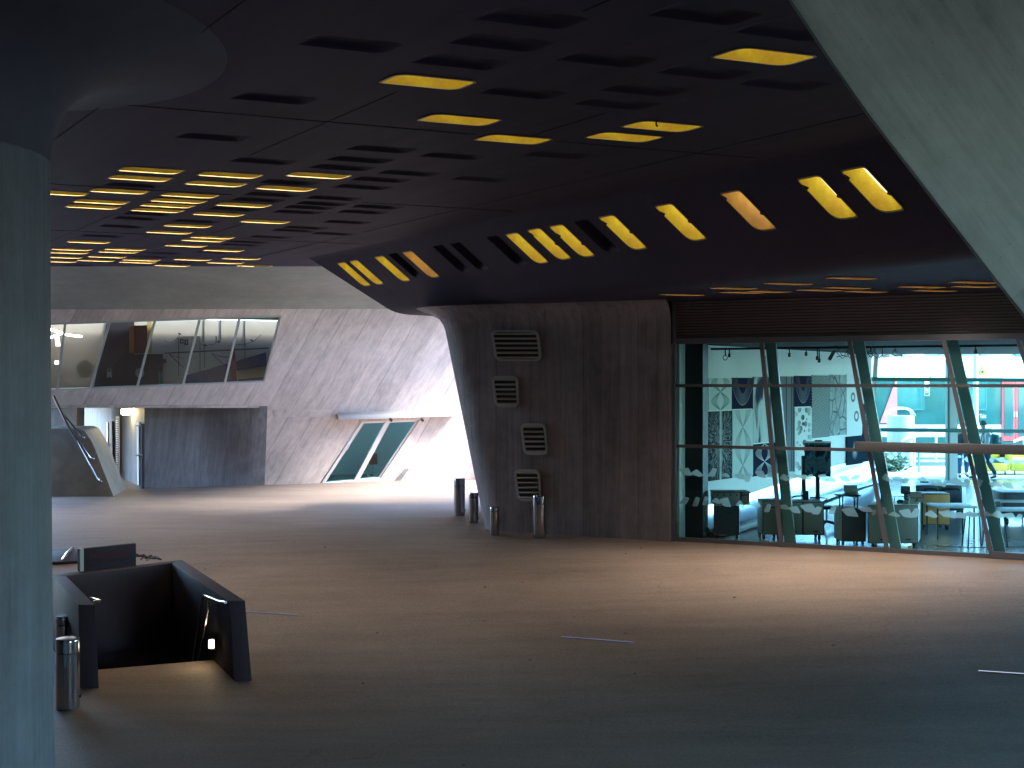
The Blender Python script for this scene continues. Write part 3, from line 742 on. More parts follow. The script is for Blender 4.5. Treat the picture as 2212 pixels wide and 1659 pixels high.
for (a, b) in ((1885, 2046), (2070, 2240), (2265, 2390), (2410, 2780)):
    MB().quad(bp(a, 1037), bp(b, 1037), bp(b, 745), bp(a, 745)).build('pane', M['glass_back'], bk)
rs = random.Random(21)
def bshards(pts, n):
    for i in range(n):
        t = i/n; x = pts[0][0]+(pts[1][0]-pts[0][0])*t; y = pts[0][1]+(pts[1][1]-pts[0][1])*t+rs.uniform(-4, 4); wd = rs.uniform(10, 24); h = rs.uniform(7, 15)
        q = [(x, y), (x+wd*.5, y-h*.5), (x+wd, y+h*.2), (x+wd*.5, y+h*.6)]
        MB().poly(rounded([bp(*p, -.012-.003*(i % 2)) for p in q], .04, 2)).build('frosted_shard', M['film'], bk, fix=False)
bshards([(1885, 986), (1960, 980)], 5); bshards([(2066, 988), (2110, 986)], 3); bshards([(2120, 993), (2230, 1003)], 7)
MB().quad(Vector((24, 35.5, .0)), fl(15.7, .2), z3(fl(15.7, .2), ZH), Vector((24, 35.5, ZH))).build('end_pane', glass('grey_end_glass', (.42, .52, .52), .5), bk)
# ---- art boards on the gallery wall
def ap(px, py, off=.03): return RP(px, py, AW0+AN*off, AN)
def art_mat(name, kind, dark, light, seed):
    k = N(name); b = k.n('BsdfPrincipled'); tc = k.n('TexCoord'); g0 = tc.outputs['Generated']
    sx = k.n('SeparateXYZ'); k.l(g0, sx.inputs[0]); x, y = sx.outputs[0], sx.outputs[2]
    xc = k.math('SUBTRACT', x, .5); yc = k.math('SUBTRACT', y, .5)
    if kind == 'loop':        # crossing strands
        f = None
        for q in range(6):
            a_ = .10+.028*q
            cv = k.math('ABSOLUTE', k.math('SUBTRACT', k.math('ABSOLUTE', xc), k.math('ABSOLUTE', k.math('MULTIPLY', k.math('SINE', k.math('MULTIPLY_ADD', y, 5.5, seed)), a_*1.6))))
            ln = k.math('SMOOTH_MAX', k.math('MULTIPLY_ADD', cv, -60, 1.0), 0, .05); f = ln if f is None else k.math('MAXIMUM', f, ln)
    elif kind == 'veil':      # bundles of parabolas
        f = None
        for q in range(8):
            cv = k.math('ABSOLUTE', k.math('SUBTRACT', k.math('SUBTRACT', y, .12+.05*q), k.math('MULTIPLY', k.math('MULTIPLY', xc, xc), 2.6+.7*q)))
            ln = k.math('MAXIMUM', k.math('MULTIPLY_ADD', cv, -45, 1.0), 0); f = ln if f is None else k.math('MULTIPLY_ADD', ln, .55, f)
        f = k.math('MULTIPLY', f, .8)
    elif kind == 'burst':     # radial filings
        an = k.n('Math', operation='ARCTAN2'); k.l(xc, an.inputs[0]); k.l(k.math('MULTIPLY_ADD', yc, 1.0, -.05), an.inputs[1])
        rr_ = k.math('SQRT', k.math('ADD', k.math('MULTIPLY', xc, xc), k.math('MULTIPLY', yc, yc)))
        cb = k.n('CombineXYZ'); k.l(k.math('MULTIPLY', an.outputs[0], 14), cb.inputs[0]); k.l(k.math('MULTIPLY', rr_, 5), cb.inputs[1])
        st = k.noise(cb.outputs[0], 1.6, 3, .6)
        f = k.math('MULTIPLY', k.math('GREATER_THAN', st, .52), k.math('MULTIPLY_ADD', rr_, -1.1, .85)); f = k.math('ADD', f, k.math('MAXIMUM', k.math('MULTIPLY_ADD', k.math('ABSOLUTE', xc), -14, .9), 0), None, True)
    elif kind == 'tiles':     # woven rows
        mp = k.n('Mapping'); mp.inputs['Scale'].default_value = (9, 9, 26); mp.inputs['Rotation'].default_value = (0, .5, 0); k.l(g0, mp.inputs[0])
        wv = k.n('TexWave'); wv.inputs['Scale'].default_value = .55; wv.inputs['Distortion'].default_value = 3.0; wv.inputs['Detail'].default_value = 1; k.l(mp.outputs[0], wv.inputs[0])
        f = k.math('GREATER_THAN', wv.outputs['Fac'], .55)
    elif kind == 'spots':     # frames of blobs
        vo = k.n('TexVoronoi'); vo.inputs['Scale'].default_value = 5.5; mp = k.n('Mapping'); mp.inputs['Scale'].default_value = (.7, .7, 1.6); k.l(g0, mp.inputs[0]); k.l(mp.outputs[0], vo.inputs[0])
        f = k.math('SUBTRACT', 1, k.math('MULTIPLY', k.math('LESS_THAN', vo.outputs['Distance'], .42), k.math('MULTIPLY_ADD', k.math('ABSOLUTE', xc), -1.6, 1.0)))
    elif kind == 'bark':      # etched relief
        n1 = k.noise(g0, 6+seed, 8, .75, 1.5); f = k.math('MULTIPLY_ADD', k.math('SUBTRACT', n1, .5), 2.6, .6, True)
        vo = k.n('TexVoronoi', feature='DISTANCE_TO_EDGE'); vo.inputs['Scale'].default_value = 3; k.l(g0, vo.inputs[0]); f = k.math('MULTIPLY', f, k.math('GREATER_THAN', vo.outputs['Distance'], .03))
    elif kind == 'branch':    # forked discharge
        n1 = k.n('TexVoronoi', feature='DISTANCE_TO_EDGE'); n1.inputs['Scale'].default_value = 4.2
        d2 = k.n('VectorMath', operation='ADD'); nn = k.n('TexNoise'); nn.inputs['Scale'].default_value = 5; k.l(g0, nn.inputs[0]); k.l(g0, d2.inputs[0]); k.l(nn.outputs['Color'], d2.inputs[1]); k.l(d2.outputs[0], n1.inputs[0])
        rr_ = k.math('SQRT', k.math('ADD', k.math('MULTIPLY', xc, xc), k.math('MULTIPLY', k.math('SUBTRACT', yc, .12), k.math('SUBTRACT', yc, .12))))
        f = k.math('MULTIPLY', k.math('LESS_THAN', n1.outputs['Distance'], .022), k.math('LESS_THAN', rr_, .36))
    elif kind == 'drape':     # soft folds
        mp = k.n('Mapping'); mp.inputs['Scale'].default_value = (1.6, 1.6, .7); k.l(g0, mp.inputs[0]); n1 = k.noise(mp.outputs[0], 2.2+seed, 3, .4, 1.2)
        f = k.ramp(n1, [(.36, 0.0), (.42, .35), (.47, .85), (.62, 1.0)])
    elif kind == 'stripes':
        wn = k.n('TexWhiteNoise', noise_dimensions='1D'); k.l(k.math('FLOOR', k.math('MULTIPLY', x, 22)), wn.inputs['W']); f = k.math('MULTIPLY', wn.outputs['Value'], .7)
    elif kind == 'rings':     # small ring shapes on a pale sheet
        f = 1.0
        for (cx_, cy_, r0) in ((.62, .30, .15), (.70, .90, .10), (.40, .62, .13)):
            dx = k.math('MULTIPLY', k.math('SUBTRACT', x, cx_), 1.25); dy = k.math('MULTIPLY', k.math('SUBTRACT', y, cy_), 2.1)
            d_ = k.math('SQRT', k.math('ADD', k.math('MULTIPLY', dx, dx), k.math('MULTIPLY', dy, dy)))
            rg = k.math('LESS_THAN', k.math('ABSOLUTE', k.math('SUBTRACT', d_, r0)), .045); f = k.math('MULTIPLY_ADD', rg, -.8, f) if not isinstance(f, float) else k.math('MULTIPLY_ADD', rg, -.8, 1.0)
    elif kind == 'shape':     # spun translucent body
        dx = k.math('MULTIPLY', xc, k.math('MULTIPLY_ADD', yc, 1.5, 2.0)); d_ = k.math('SQRT', k.math('ADD', k.math('MULTIPLY', dx, dx), k.math('MULTIPLY', yc, yc)))
        wv = k.math('MULTIPLY_ADD', k.math('SINE', k.math('MULTIPLY', d_, 90+seed*9)), .3, .6); f = k.math('MULTIPLY', wv, k.math('MAXIMUM', k.math('MULTIPLY_ADD', d_, -2.9, 1.0), 0), None, True)
    c = k.mix(f, dark, light); df = k.n('BsdfDiffuse'); k.l(c, df.inputs[0]); k.l(df.outputs[0], k.out.inputs[0]); return k.m
DK, LT = (.028, .026, .06), (.62, .66, .64)
boards = [('pale art board with a dark looping strand, top left of the gallery wall', 1530, 816, 1580, 886, 'loop', LT, (.08, .1, .12), 0),
 ('dark art board with a white veil of curves, second from the left on top', 1580, 815, 1626, 883, 'veil', DK, (.6, .62, .62), 0),
 ('tall grey art board with soft folded shapes, centre of the left pane', 1626, 813, 1676, 955, 'drape', (.06, .06, .1), LT, 0),
 ('dark art board with a radiating burst of filings, left edge of the gallery wall', 1530, 887, 1581, 1036, 'burst', (.035, .035, .05), (.6, .62, .6), 0),
 ('pale art board with thin straight lines, beside the radiating burst', 1581, 884, 1626, 1030, 'loop', LT, (.25, .27, .28), 2.2),
 ('dark art board with two white arching bows, low beside the striped board', 1626, 957, 1675, 1026, 'loop', DK, (.6, .62, .6), .8),
 ('dark striped art board behind the first mullion', 1676, 812, 1715, 1020, 'stripes', (.05, .05, .08), (.4, .4, .42), 0),
 ('dark art board with a net-like hanging curve, right of the first mullion', 1716, 811, 1752, 878, 'veil', DK, (.5, .52, .52), 0),
 ('white art board with a dark column of blobs', 1716, 880, 1753, 1017, 'spots', (.07, .08, .1), (.75, .77, .76), 0),
 ('art board with woven slanting rows in black and grey', 1753, 810, 1791, 945, 'tiles', (.05, .06, .07), (.5, .54, .53), 0),
 ('grey art board like scratched bark', 1791, 809, 1828, 940, 'bark', (.14, .16, .17), (.5, .53, .52), 0),
 ('white art board with three dark rings', 1828, 808, 1862, 938, 'rings', (.06, .07, .08), (.75, .76, .75), 0),
 ('dark teal art board with a forked white discharge', 1863, 871, 1893, 996, 'branch', (.02, .035, .055), (.75, .8, .8), 0),
 ('dark teal art board with a white spun shape, under the rings', 1828, 941, 1863, 1003, 'shape', (.02, .035, .055), (.7, .74, .73), 2)]
for i, (lab, x0, y0, x1, y1, kd, c0, c1, sd_) in enumerate(boards):
    a = ap(x0, y0); b = ap(x1, y0); c = ap(x1, y1); d = ap(x0, y1)
    zt = (a.z+b.z)/2; zb = (c.z+d.z)/2
    mm = art_mat('art_print_'+kd, kd, c0, c1, sd_)
    L_ = (z3(b, 0)-z3(a, 0)).length-.012; o0 = z3(a, zb)
    mb = MB().box((L_/2, 0, (zt-zb)/2), (L_, .03, zt-zb-.012))
    me_o = mb.build('art_board', mm)
    me_o.rotation_euler = (0, 0, math.atan2(AD.y, AD.x)); me_o.location = o0+AD*(L_/2)
    tag(me_o, lab, 'art board', 'art boards on the gallery wall')
def Gp(px, py):
    z = 0
    for _ in range(12): p = Hp(px, py, z); z = gz(p.x, p.y)
    return Vector((p.x, p.y, z))
# ------------------------------------------------------------------ window band of the far wall
M['wframe'] = plain('window_frame_metal', (.40, .44, .42), .4, .3)
M['beige'] = plain('beige_wall_paint', (.60, .53, .42), .7, grain=.15, gscale=1.5)
M['blue'] = plain('dark_blue_paint', (.03, .045, .14), .6); M['redp'] = plain('crimson_paint', (.42, .04, .09), .6)
M['ochre'] = plain('ochre_paint', (.50, .38, .12), .6); M['orange'] = plain('orange_panel', (.62, .22, .07), .6); M['maroon'] = plain('maroon_panel', (.22, .05, .045), .6)
M['tube'] = emit('white_light_tube', (1, .93, .95), 1.1)
RIN = .22
mtop = [(60, 699.5), (141, 698), (238, 694), (335, 690), (432, 686.5), (518, 684), (607, 681)]
mbot = [(44, 846), (123, 843), (195, 840.5), (296, 837), (395, 833), (485, 829), (571, 825)]
# reveal around the opening
mb = MB(); q = [wp(*p) for p in band]; q2 = [p+WN*RIN for p in q]; mb.loft([q, q2], cap=False).build('window_reveal', M['wall'], far)
wb = thing('window_band', 'long ribbon of slanted windows high on the far wall, painted room behind', 'window band', wp(330, 840))
def wq(p, off): return wp(*p, off)
for a, b in ((mtop[0], mtop[-1]), (mbot[0], mbot[-1])):
    MB().bar(wq(a, -.06), wq(b, -.06), .10, .10, WN).build('frame', M['wframe'], wb)
for i, (t, b) in enumerate(zip(mtop, mbot)):
    if i == 0: continue
    MB().bar(wq(b, -.07), wq(t, -.07), .075 if i < 6 else .12, .10, WN).build('mullion', M['wframe'], wb)
    if i < 6: MB().bar(wq(b, -.30), wq(t, -.30), .05, .30, WN).build('fin', M['fin'], wb)
for i in range(6):
    MB().quad(wq(mbot[i], -.10), wq(mbot[i+1], -.10), wq(mtop[i+1], -.10), wq(mtop[i], -.10)).build('pane', M['glass_clear'], wb)
# the room behind: back wall parallel to the facade
RD = 3.4
def rw(px, py, off=0): return RP(px, py, z3(wp(330, 840), 0)+WB*(RD-off), WB)
rm = thing('upper_room', 'room behind the window ribbon with beige wall and painted blue, red and yellow shapes', 'room', rw(330, 840))
zf, zc_ = wp(330, 846).z-.35, wp(330, 690).z+.25
e0 = rw(-20, 800); e1 = rw(640, 800); f0 = wp(-20, 850, -.3); f1 = wp(612, 800, -.5)
f0 = z3(f0, 0); f1 = z3(f1, 0)
MB().quad(z3(e0, zf), z3(e1, zf), z3(e1, zc_), z3(e0, zc_)).build('back_wall', M['beige'], rm)
MB().quad(z3(f0, zf), z3(f1, zf), z3(e1, zf), z3(e0, zf)).build('floor', M['dark'], rm)
f0c = wp(-20, 690, -.3); f1c = wp(640, 680, -.3)
MB().quad(z3(f0c, zc_), z3(f1c, zc_), z3(e1, zc_)-WB*.24, z3(e0, zc_)-WB*.24).build('room_ceiling', M['beige'], rm)
MB().poly([z3(f1, zf), z3(e1, zf), z3(e1, zc_), z3(f1c, zc_)]).build('side_wall', M['fin'], rm)
MB().poly([z3(f0, zf), z3(e0, zf), z3(e0, zc_), z3(f0c, zc_)]).build('side_wall', M['beige'], rm)
# low closing strip below and above the glass inside
MB().quad(z3(f0, zf), z3(f1, zf), wp(575, 836, -.2), wp(-20, 856, -.2)).build('inner_sill', M['dark'], rm)
MB().quad(z3(f0c, zc_), z3(f1c, zc_), wp(612, 676, -.2), wp(-20, 696, -.2)).build('inner_head', M['dark'], rm)
def panel(name, pts, off, th, mat, par=rm): return MB().prism([rw(*p, off) for p in pts], WB*th).build(name, mat, par)
panel('dark_wall_panel', [(232, 690), (290, 690), (290, 765), (352, 765), (352, 850), (200, 850)], .06, .05, M['dark'])
panel('blue_stripe', [(398, 812), (492, 785), (500, 840), (385, 850)], .06, .05, M['blue'])
panel('blue_stripe', [(509.5, 781), (519, 777), (575, 761), (575, 790), (511, 800)], .06, .05, M['blue'])
panel('ochre_stripe', [(512, 801), (575, 790), (575, 812), (514, 818)], .05, .04, M['ochre'])
panel('blue_stripe', [(514, 819), (575, 813), (575, 850), (514, 850)], .05, .04, plain('dull_green_paint', (.07, .09, .06), .6))
panel('red_triangle', [(507, 748), (514, 850), (478, 850)], .08, .05, M['redp'])
MB().bar(rw(356, 763, .15), rw(580, 752, .15), .06, .05).build('wall_rail', plain('grey_pipe', (.12, .12, .15), .5), rm)
M['line'] = plain('thin_dark_line', (.10, .085, .075), .6)
for a, b in (((386, 728), (432, 727)), ((386, 728), (386, 813)), ((432, 727), (432, 806)), ((441, 688), (441, 795)), ((529, 684), (529, 775)), ((477, 690), (477, 735))):
    MB().bar(rw(*a, .02), rw(*b, .02), .022, .02, WB).build('door_joint' if a[0] < 435 else 'panel_joint', M['line'], rm)
M['navyp'] = plain('navy_print', (.05, .045, .09), .6)
for (x0, y0, x1, y1) in ((389, 732.5, 396.5, 742), (398, 734, 407, 745.5)):
    s_ = panel('door_sign', [(x0, y0), (x1, y0), (x1, y1), (x0, y1)], .05, .03, M['navyp'])
    cx_, cy_ = (x0+x1)/2, (y0+y1)/2
    for pts in ([(cx_-2, cy_-2.6), (cx_+2, cy_-2.6), (cx_+2, cy_+2.6), (cx_-2, cy_+2.6)],) if x0 < 397 else ([(cx_-2.5, cy_-3.5), (cx_-.5, cy_-3.5), (cx_+2.8, cy_+.5), (cx_-.5, cy_+3.5), (cx_-.5, cy_)],):
        MB().prism([rw(*p, .065) for p in pts], WB*.01).build('pictogram', M['beige'], s_)
for (a, b, c) in (((365, 765), (398, 774), (396, 794)), ((458, 764), (492, 772), (484, 788))):
    MB().tube([rw(*a, .3), rw((a[0]+b[0])/2, a[1]+6, .3), rw(*b, .3)], .012, 5).build('wire', M['line'], rm)
    MB().tube([rw(*a, .3), rw(*c, .3)], .014, 5).build('wire', M['line'], rm)
for pts in ([(354, 735), (366, 741), (378, 735), (388, 722)], [(425, 735), (440, 746), (460, 744), (475, 736)], [(510, 745), (530, 744), (550, 736), (565, 722)]):
    MB().tube([rw(*p, .12) for p in pts], .010, 5).build('wire', M['line'], rm)
for (x, y) in ((388, 721), (444, 746), (544, 735), (473, 738)):
    MB().box(rw(x, y, .2), (.09, .06, .05), M=Matrix.Rotation(.5, 3, 'Y')).build('clip', M['line'], rm)
panel('dark_mark', [(410+56, 726), (468, 726), (468, 740), (466, 740)], .06, .03, M['navyp'])
cb = thing('wall_cupboard', 'orange and maroon cupboard hung behind the third pane of the window ribbon', 'cupboard', rw(304, 762, .6))
MB().prism([rw(290, 703, .7), rw(318, 703, .7), rw(318, 762, .7), rw(290, 762, .7)], WB*.6).build('maroon_front', M['maroon'], cb)
MB().prism([rw(280, 704, .68), rw(289.7, 703, .68), rw(289.7, 762, .68), rw(280, 762, .68)], WB*.58).build('orange_side', M['orange'], cb)
panel('tan_strip', [(318, 694), (328, 694), (328, 762), (318, 762)], .1, .05, M['ochre'])
def lamp_tube(pts, lab):
    t = thing('light_tube', lab, 'lamp', pts[0], 'white light tubes behind the window ribbon')
    for a, b in zip(pts, pts[1:]): MB().tube([a, b], .035, 8).build('tube', M['tube'], t)
lamp_tube([rw(x, y, 1.2) for x, y in ((96, 708), (135, 719), (104, 731))], 'zigzag white light tube at the left end of the window ribbon')
lamp_tube([rw(x, y, 1.2) for x, y in ((139, 722), (158, 725), (177, 727))], 'long white light tube across the second pane of the window ribbon')
o = panel('lit_panel', [(117, 722), (127, 720), (131, 748), (120, 748)], .9, .04, emit('pale_lit_panel', (.9, .93, 1), .14), None); tag(o, 'small pale lit board under the zigzag light tube', 'screen')
o = panel('lit_panel', [(118, 779), (127, 779), (127, 787), (118, 787)], .9, .04, emit('pale_lit_panel_low', (.9, .95, 1), .2), None); tag(o, 'tiny white lit square low at the left end of the window ribbon', 'screen')
def disc(name, px, py, r, off, mat, lab, cat):
    c = rw(px, py, off); n_ = WB; e = WD
    o = MB().prism([c+e*(r*math.cos(a))+Vector((0, 0, r*1.15*math.sin(a))) for a in [2*math.pi*k/28 for k in range(28)]], n_*.03).build(name, mat); return tag(o, lab, cat)
M['cream'] = plain('cream_disc', (.55, .50, .38), .6)
disc('round_disc', 183, 797, .27, 1.0, M['cream'], 'large cream disc hanging in the second pane of the window ribbon', 'disc')
disc('round_disc', 302, 806, .15, 1.3, M['wframe'], 'small grey disc at the foot of the third window pane', 'disc')
lt = thing('lantern', 'small glass lantern hanging in the dark third pane of the window ribbon', 'lantern', rw(236, 812, 1.2))
c = rw(236, 808, 1.2)
for dx in (-.07, .07): MB().bar(c+WD*dx+Vector((0, 0, -.13)), c+WD*(dx*.8)+Vector((0, 0, .12)), .025, .025).build('post', M['alu'], lt)
MB().tube([c+WD*.07*math.cos(a)+Vector((0, 0, .12+.06*math.sin(a))) for a in [math.pi*k/6 for k in range(7)]], .012, 5).build('handle', M['alu'], lt)
MB().box(c+Vector((0, 0, -.01)), (.11, .05, .19)).build('glass_body', M['wframe'], lt)
MB().tube([c+Vector((0, 0, .15)), rw(270, 755, 1.2)], .008, 4).build('cord', M['line'], lt)
tv = thing('viewing_telescope', 'dark viewing telescope on two teal legs at the window ribbon', 'telescope', rw(348, 828, 1.6))
MB().bar(rw(338, 784, 1.6), rw(359, 779, 1.6), .13, .14).build('tube', M['black'], tv)
MB().bar(rw(348, 786, 1.6), rw(347, 806, 1.6), .07, .07).build('neck', M['black'], tv)
for x in (344.5, 350.5): MB().bar(rw(x, 802, 1.6), rw(x+.5, 836, 1.6), .06, .06).build('leg', plain('teal_steel', (.15, .38, .36), .35, .4), tv)
# ------------------------------------------------------------------ slanted window low on the far wall
qw = [wp(*p) for p in win2]
MB().loft([qw, [p+WN*.24 for p in qw]], cap=False).build('window_reveal', M['wall'], far)
sw = thing('slanted_window', 'small slanted two-pane green window low on the bright far wall', 'window', wp(755, 1046))
M['wwhite'] = plain('pale_window_frame', (.66, .64, .64), .4, .1)
fr = [(696, 1046), (784, 911), (903, 907), (819, 1034)]
for a, b in ((0, 1), (1, 2), (2, 3), (3, 0)): MB().bar(wp(*fr[a], -.10), wp(*fr[b], -.10), .11, .07, WN).build('frame', M['wwhite'], sw)
MB().bar(wp(768, 1040, -.09), wp(838, 909, -.09), .17, .09, WN).build('mullion', M['wwhite'], sw)
for q in ([(700, 1044), (786, 911), (836, 909), (766, 1041)], [(772, 1041), (841, 909), (902, 907), (818, 1034)]):
    MB().poly([wp(*p, -.13) for p in q]).build('pane', M['glass_dark'], sw)
sr = thing('side_room', 'dim room seen through the slanted window low on the far wall', 'room', wp(760, 1046)+WB*1.5)
a0, a1 = z3(wp(640, 1046), -.02)+WB*.45, z3(wp(960, 1034), -.02)+WB*.45; b0, b1 = a0+WB*3.2, a1+WB*3.2; hh = Vector((0, 0, 2.55))
MB().quad(a0, a1, b1, b0).build('floor', M['beige'], sr); MB().quad(b0, b1, b1+hh*.86, b0+hh*.86).build('back_wall', M['hallwall'], sr)
MB().quad(a0-WB*1.2+hh, a1-WB*1.2+hh, b1+hh, b0+hh).build('room_ceiling', M['hallwall'], sr); MB().quad(a0, b0, b0+hh, a0+hh).build('side_wall', M['hallwall'], sr); MB().quad(a1, b1, b1+hh, a1+hh).build('side_wall', M['hallwall'], sr)
def sp(px, py, d): return RP(px, py, a0+WB*d, WB)
def spn(nm, pts, d, th, mat, lab, cat): return tag(MB().prism([sp(*p, d) for p in pts], WB*th).build(nm, mat), lab, cat)
spn('display_box', [(800, 1000-20), (815, 1000-20), (815, 1004), (800, 1004)], 2.2, .3, M['maroon'], 'reddish brown box behind the slanted window', 'box')
spn('display_board', [(806, 1004), (832, 1002), (826, 1036), (808, 1044)], 1.3, .06, M['wwhite'], 'pale tilted board behind the slanted window', 'board')
spn('white_post', [(794, 1016), (799, 1015), (799, 1046), (793, 1047)], .9, .06, M['wwhite'], 'narrow white post behind the left pane of the slanted window', 'post')
cn = thing('window_canopy', 'long pale metal canopy box above the slanted window', 'canopy', wp(850, 900))
ca, cb_ = wp(727, 897, .0), wp(985, 888, .0)
def csec(p): return [p+Vector((0, 0, .08)), p-WB*.34+Vector((0, 0, -.02)), p-WB*.36+Vector((0, 0, -.17)), p+Vector((0, 0, -.12))]
MB().loft([csec(ca), csec(cb_)]).build('canopy_box', plain('canopy_metal', (.50, .48, .48), .4, .2), cn, bevel=.008)
for x in (838, 905):
    p = wp(x, 906)-WB*.40; MB().tube([p+Vector((0, 0, .02)), p-WB*.14+Vector((0, 0, -.02))], .055, 12).build('sensor', M['black'], cn)
MB().box(wp(752, 967, .02), (.05, .04, .2), M=Matrix.Rotation(.5, 3, 'Y')).build('wall_plate', M['wwhite'], cn)
# ------------------------------------------------------------------ passage fittings
def pq(px, py, off=.03): return pw(px, py)-Vector((pd.y, -pd.x, 0))*off
PNrm = Vector((-pd.y, pd.x, 0))
dr = thing('steel_door', 'dark narrow door in the passage, left of the slotted grille', 'door', pq(243, 1030))
MB().prism([pq(236, 912), pq(246, 910), pq(248, 1027), pq(237, 1019)], PNrm*.05).build('door_leaf', M['dark'], dr)
MB().prism([pq(237.5, 912, .09), pq(239, 912, .09), pq(240, 1020, .09), pq(238.3, 1019, .09)], PNrm*.04).build('door_edge', M['alu'], dr)
MB().tube([pq(238, 959, .1), pq(238, 959, .22), pq(245, 959, .22)], .025, 6).build('handle', M['alu'], dr)
gr = thing('slotted_grille', 'tall pale slotted ventilation strip on the passage wall', 'grille', pq(257, 1020))
MB().prism(rounded([pq(253.5, 899), pq(260, 899), pq(260.5, 1023), pq(255, 1023)], .06, 3), PNrm*.03).build('strip', M['white'], gr)
for k in range(24):
    y = 904.5+k*4.9
    MB().prism([pq(255.0, y, .062), pq(258.9, y, .062), pq(258.9, y+2.5, .062), pq(255.0, y+2.5, .062)], PNrm*.012).build('slot', M['black'], gr)
d2 = thing('steel_door', 'open door edge with bright steel frame at the corner of the recess', 'door', pq(308, 1052))
MB().prism([pq(303, 914, .03), pq(314, 916, .03), pq(314, 1055, .03), pq(306, 1049, .03)], PNrm*.10).build('door_leaf', M['dark'], d2)
MB().prism([pq(307, 921, .14), pq(311.5, 921, .14), pq(312, 1048, .14), pq(308.5, 1046, .14)], PNrm*.05).build('door_frame', M['white'], d2)
MB().prism([pq(305, 911, .12), pq(313, 912, .12), pq(313, 919, .12), pq(304.5, 917, .12)], PNrm*.08).build('door_closer', M['alu'], d2)
MB().tube([pq(306, 983, .2), pq(323, 983, .2)], .03, 6).build('handle', M['black'], d2)
wl = thing('wall_lamp', 'glowing warm lamp under the soffit above the passage', 'lamp', pq(287, 893, .3))
lc = pq(287, 888, .25)
MB().box(lc+Vector((0, 0, .10)), (.30, .3, .06)).build('lamp_base', M['alu'], wl)
MB().lathe([(.10, -.14), (.15, -.10), (.16, .0), (.14, .07)], lc, 14).build('lamp_shade', emit('warm_lamp_glass', (1, .74, .34), 6), wl, smooth=True)
# ------------------------------------------------------------------ parapet with handrail
pY = 36.4
par = thing('stair_parapet', 'concrete stair parapet with a slanting end at the left of the far wall', 'parapet', P(180, 1072, pY))
pp_ = [P(90, 926, pY), P(172, 926, pY), P(183, 931, pY), P(196, 950, pY), P(206, 970, pY), P(248, 1078, pY), P(90, 1078, pY)]
MB().prism(pp_, (-.5, 2.6, 0)).build('parapet_body', M['parapet'], par, bevel=.03)
hr = thing('stair_handrail', 'bright double steel handrail slanting down the concrete stair parapet', 'handrail', P(190, 1040, pY-.2))
MB().tube([P(116, 855, pY-.25), P(146, 918, pY-.25), P(209, 1034, pY-.25), P(212, 1037, pY-.22), P(214, 1036, pY-.02)], .042, 10).build('rail', M['steel'], hr, smooth=True)
MB().tube([P(132, 888, pY-.2), P(176, 942, pY-.2), P(180, 944, pY-.03)], .028, 8).build('lower_rail', M['steel'], hr, smooth=True)
MB().tube([P(146, 918, pY-.2), P(194, 988, pY-.2), P(201, 991, pY-.03)], .028, 8).build('lower_rail', M['steel'], hr, smooth=True)
MB().tube([P(168, 958, pY-.2), P(215, 1035, pY-.2), P(218, 1040, pY-.03)], .028, 8).build('lower_rail', M['steel'], hr, smooth=True)
for p in ((181, 945), (202, 991), (218, 1040)):
    MB().ball(P(*p, pY-.05), .05, 8, 6).build('wall_fixing', M['steel'], hr, smooth=True)
# ------------------------------------------------------------------ garage stairwell
ZT = .41
st = thing('garage_stairwell', 'dark concrete stairwell to the underground garage with thick low walls', 'stairwell', (-5.6, 18.2, -.8))
FL, FR, BR, BL = Vector((-6.02, 16.44, 0)), Vector((-4.17, 16.74, 0)), Vector((-6.07, 20.3, 0)), Vector((-7.40, 18.9, 0))
FRo, BRo, BLo, FLo = Vector((-3.93, 16.76, 0)), Vector((-6.0, 20.68, 0)), Vector((-7.72, 19.05, 0)), Vector((-6.27, 16.45, 0))
def slab(top, bot, zt, zb, name):
    mb = MB().loft([[z3(p, zb) for p in bot], [z3(p, zt) for p in top]]); return mb.build(name, M['stairwall'], st, bevel=.012)
o_ = lambda v, x, y=0: v+Vector((x, y, 0))
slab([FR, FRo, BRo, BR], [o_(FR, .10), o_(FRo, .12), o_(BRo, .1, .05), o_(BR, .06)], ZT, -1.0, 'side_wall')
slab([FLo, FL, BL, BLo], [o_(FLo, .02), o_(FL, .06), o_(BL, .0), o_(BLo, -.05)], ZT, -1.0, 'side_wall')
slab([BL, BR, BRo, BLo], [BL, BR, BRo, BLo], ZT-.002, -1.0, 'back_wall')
hp = [Vector((x, y, 0)) for x, y in HOLE]
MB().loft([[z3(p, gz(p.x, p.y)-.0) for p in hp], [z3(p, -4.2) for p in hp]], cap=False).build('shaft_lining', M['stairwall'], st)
for k in range(10):
    t0 = .02+.085*k; a = hp[0].lerp(hp[3], t0); b = hp[1].lerp(hp[2], t0); c = hp[1].lerp(hp[2], t0+.09); d = hp[0].lerp(hp[3], t0+.09); z = -.98-.17*k
    MB().prism([z3(p, z-.18) for p in (a, b, c, d)], (0, 0, .18)).build('tread', M['stairwall'], st)
MB().poly([z3(p, -4.15) for p in hp]).build('landing', M['stairwall'], st)
rdir = (BR-FR).normalized(); rin = Vector((-rdir.y, rdir.x, 0));
if rin.x > 0: rin = -rin
def rwall(px, py, off=.07): return RP(px, py, z3(FR, 0)+rin*off, rin)
hr2 = thing('handrail', 'dark steel handrail on the right inner wall of the garage stairwell', 'handrail', rwall(440, 1300))
MB().tube([rwall(487, 1301, .07), rwall(472, 1299, .10), rwall(442, 1286, .10), rwall(438, 1290, .10), rwall(416, 1432, .10)], .024, 10).build('rail', M['steel'], hr2, smooth=True)
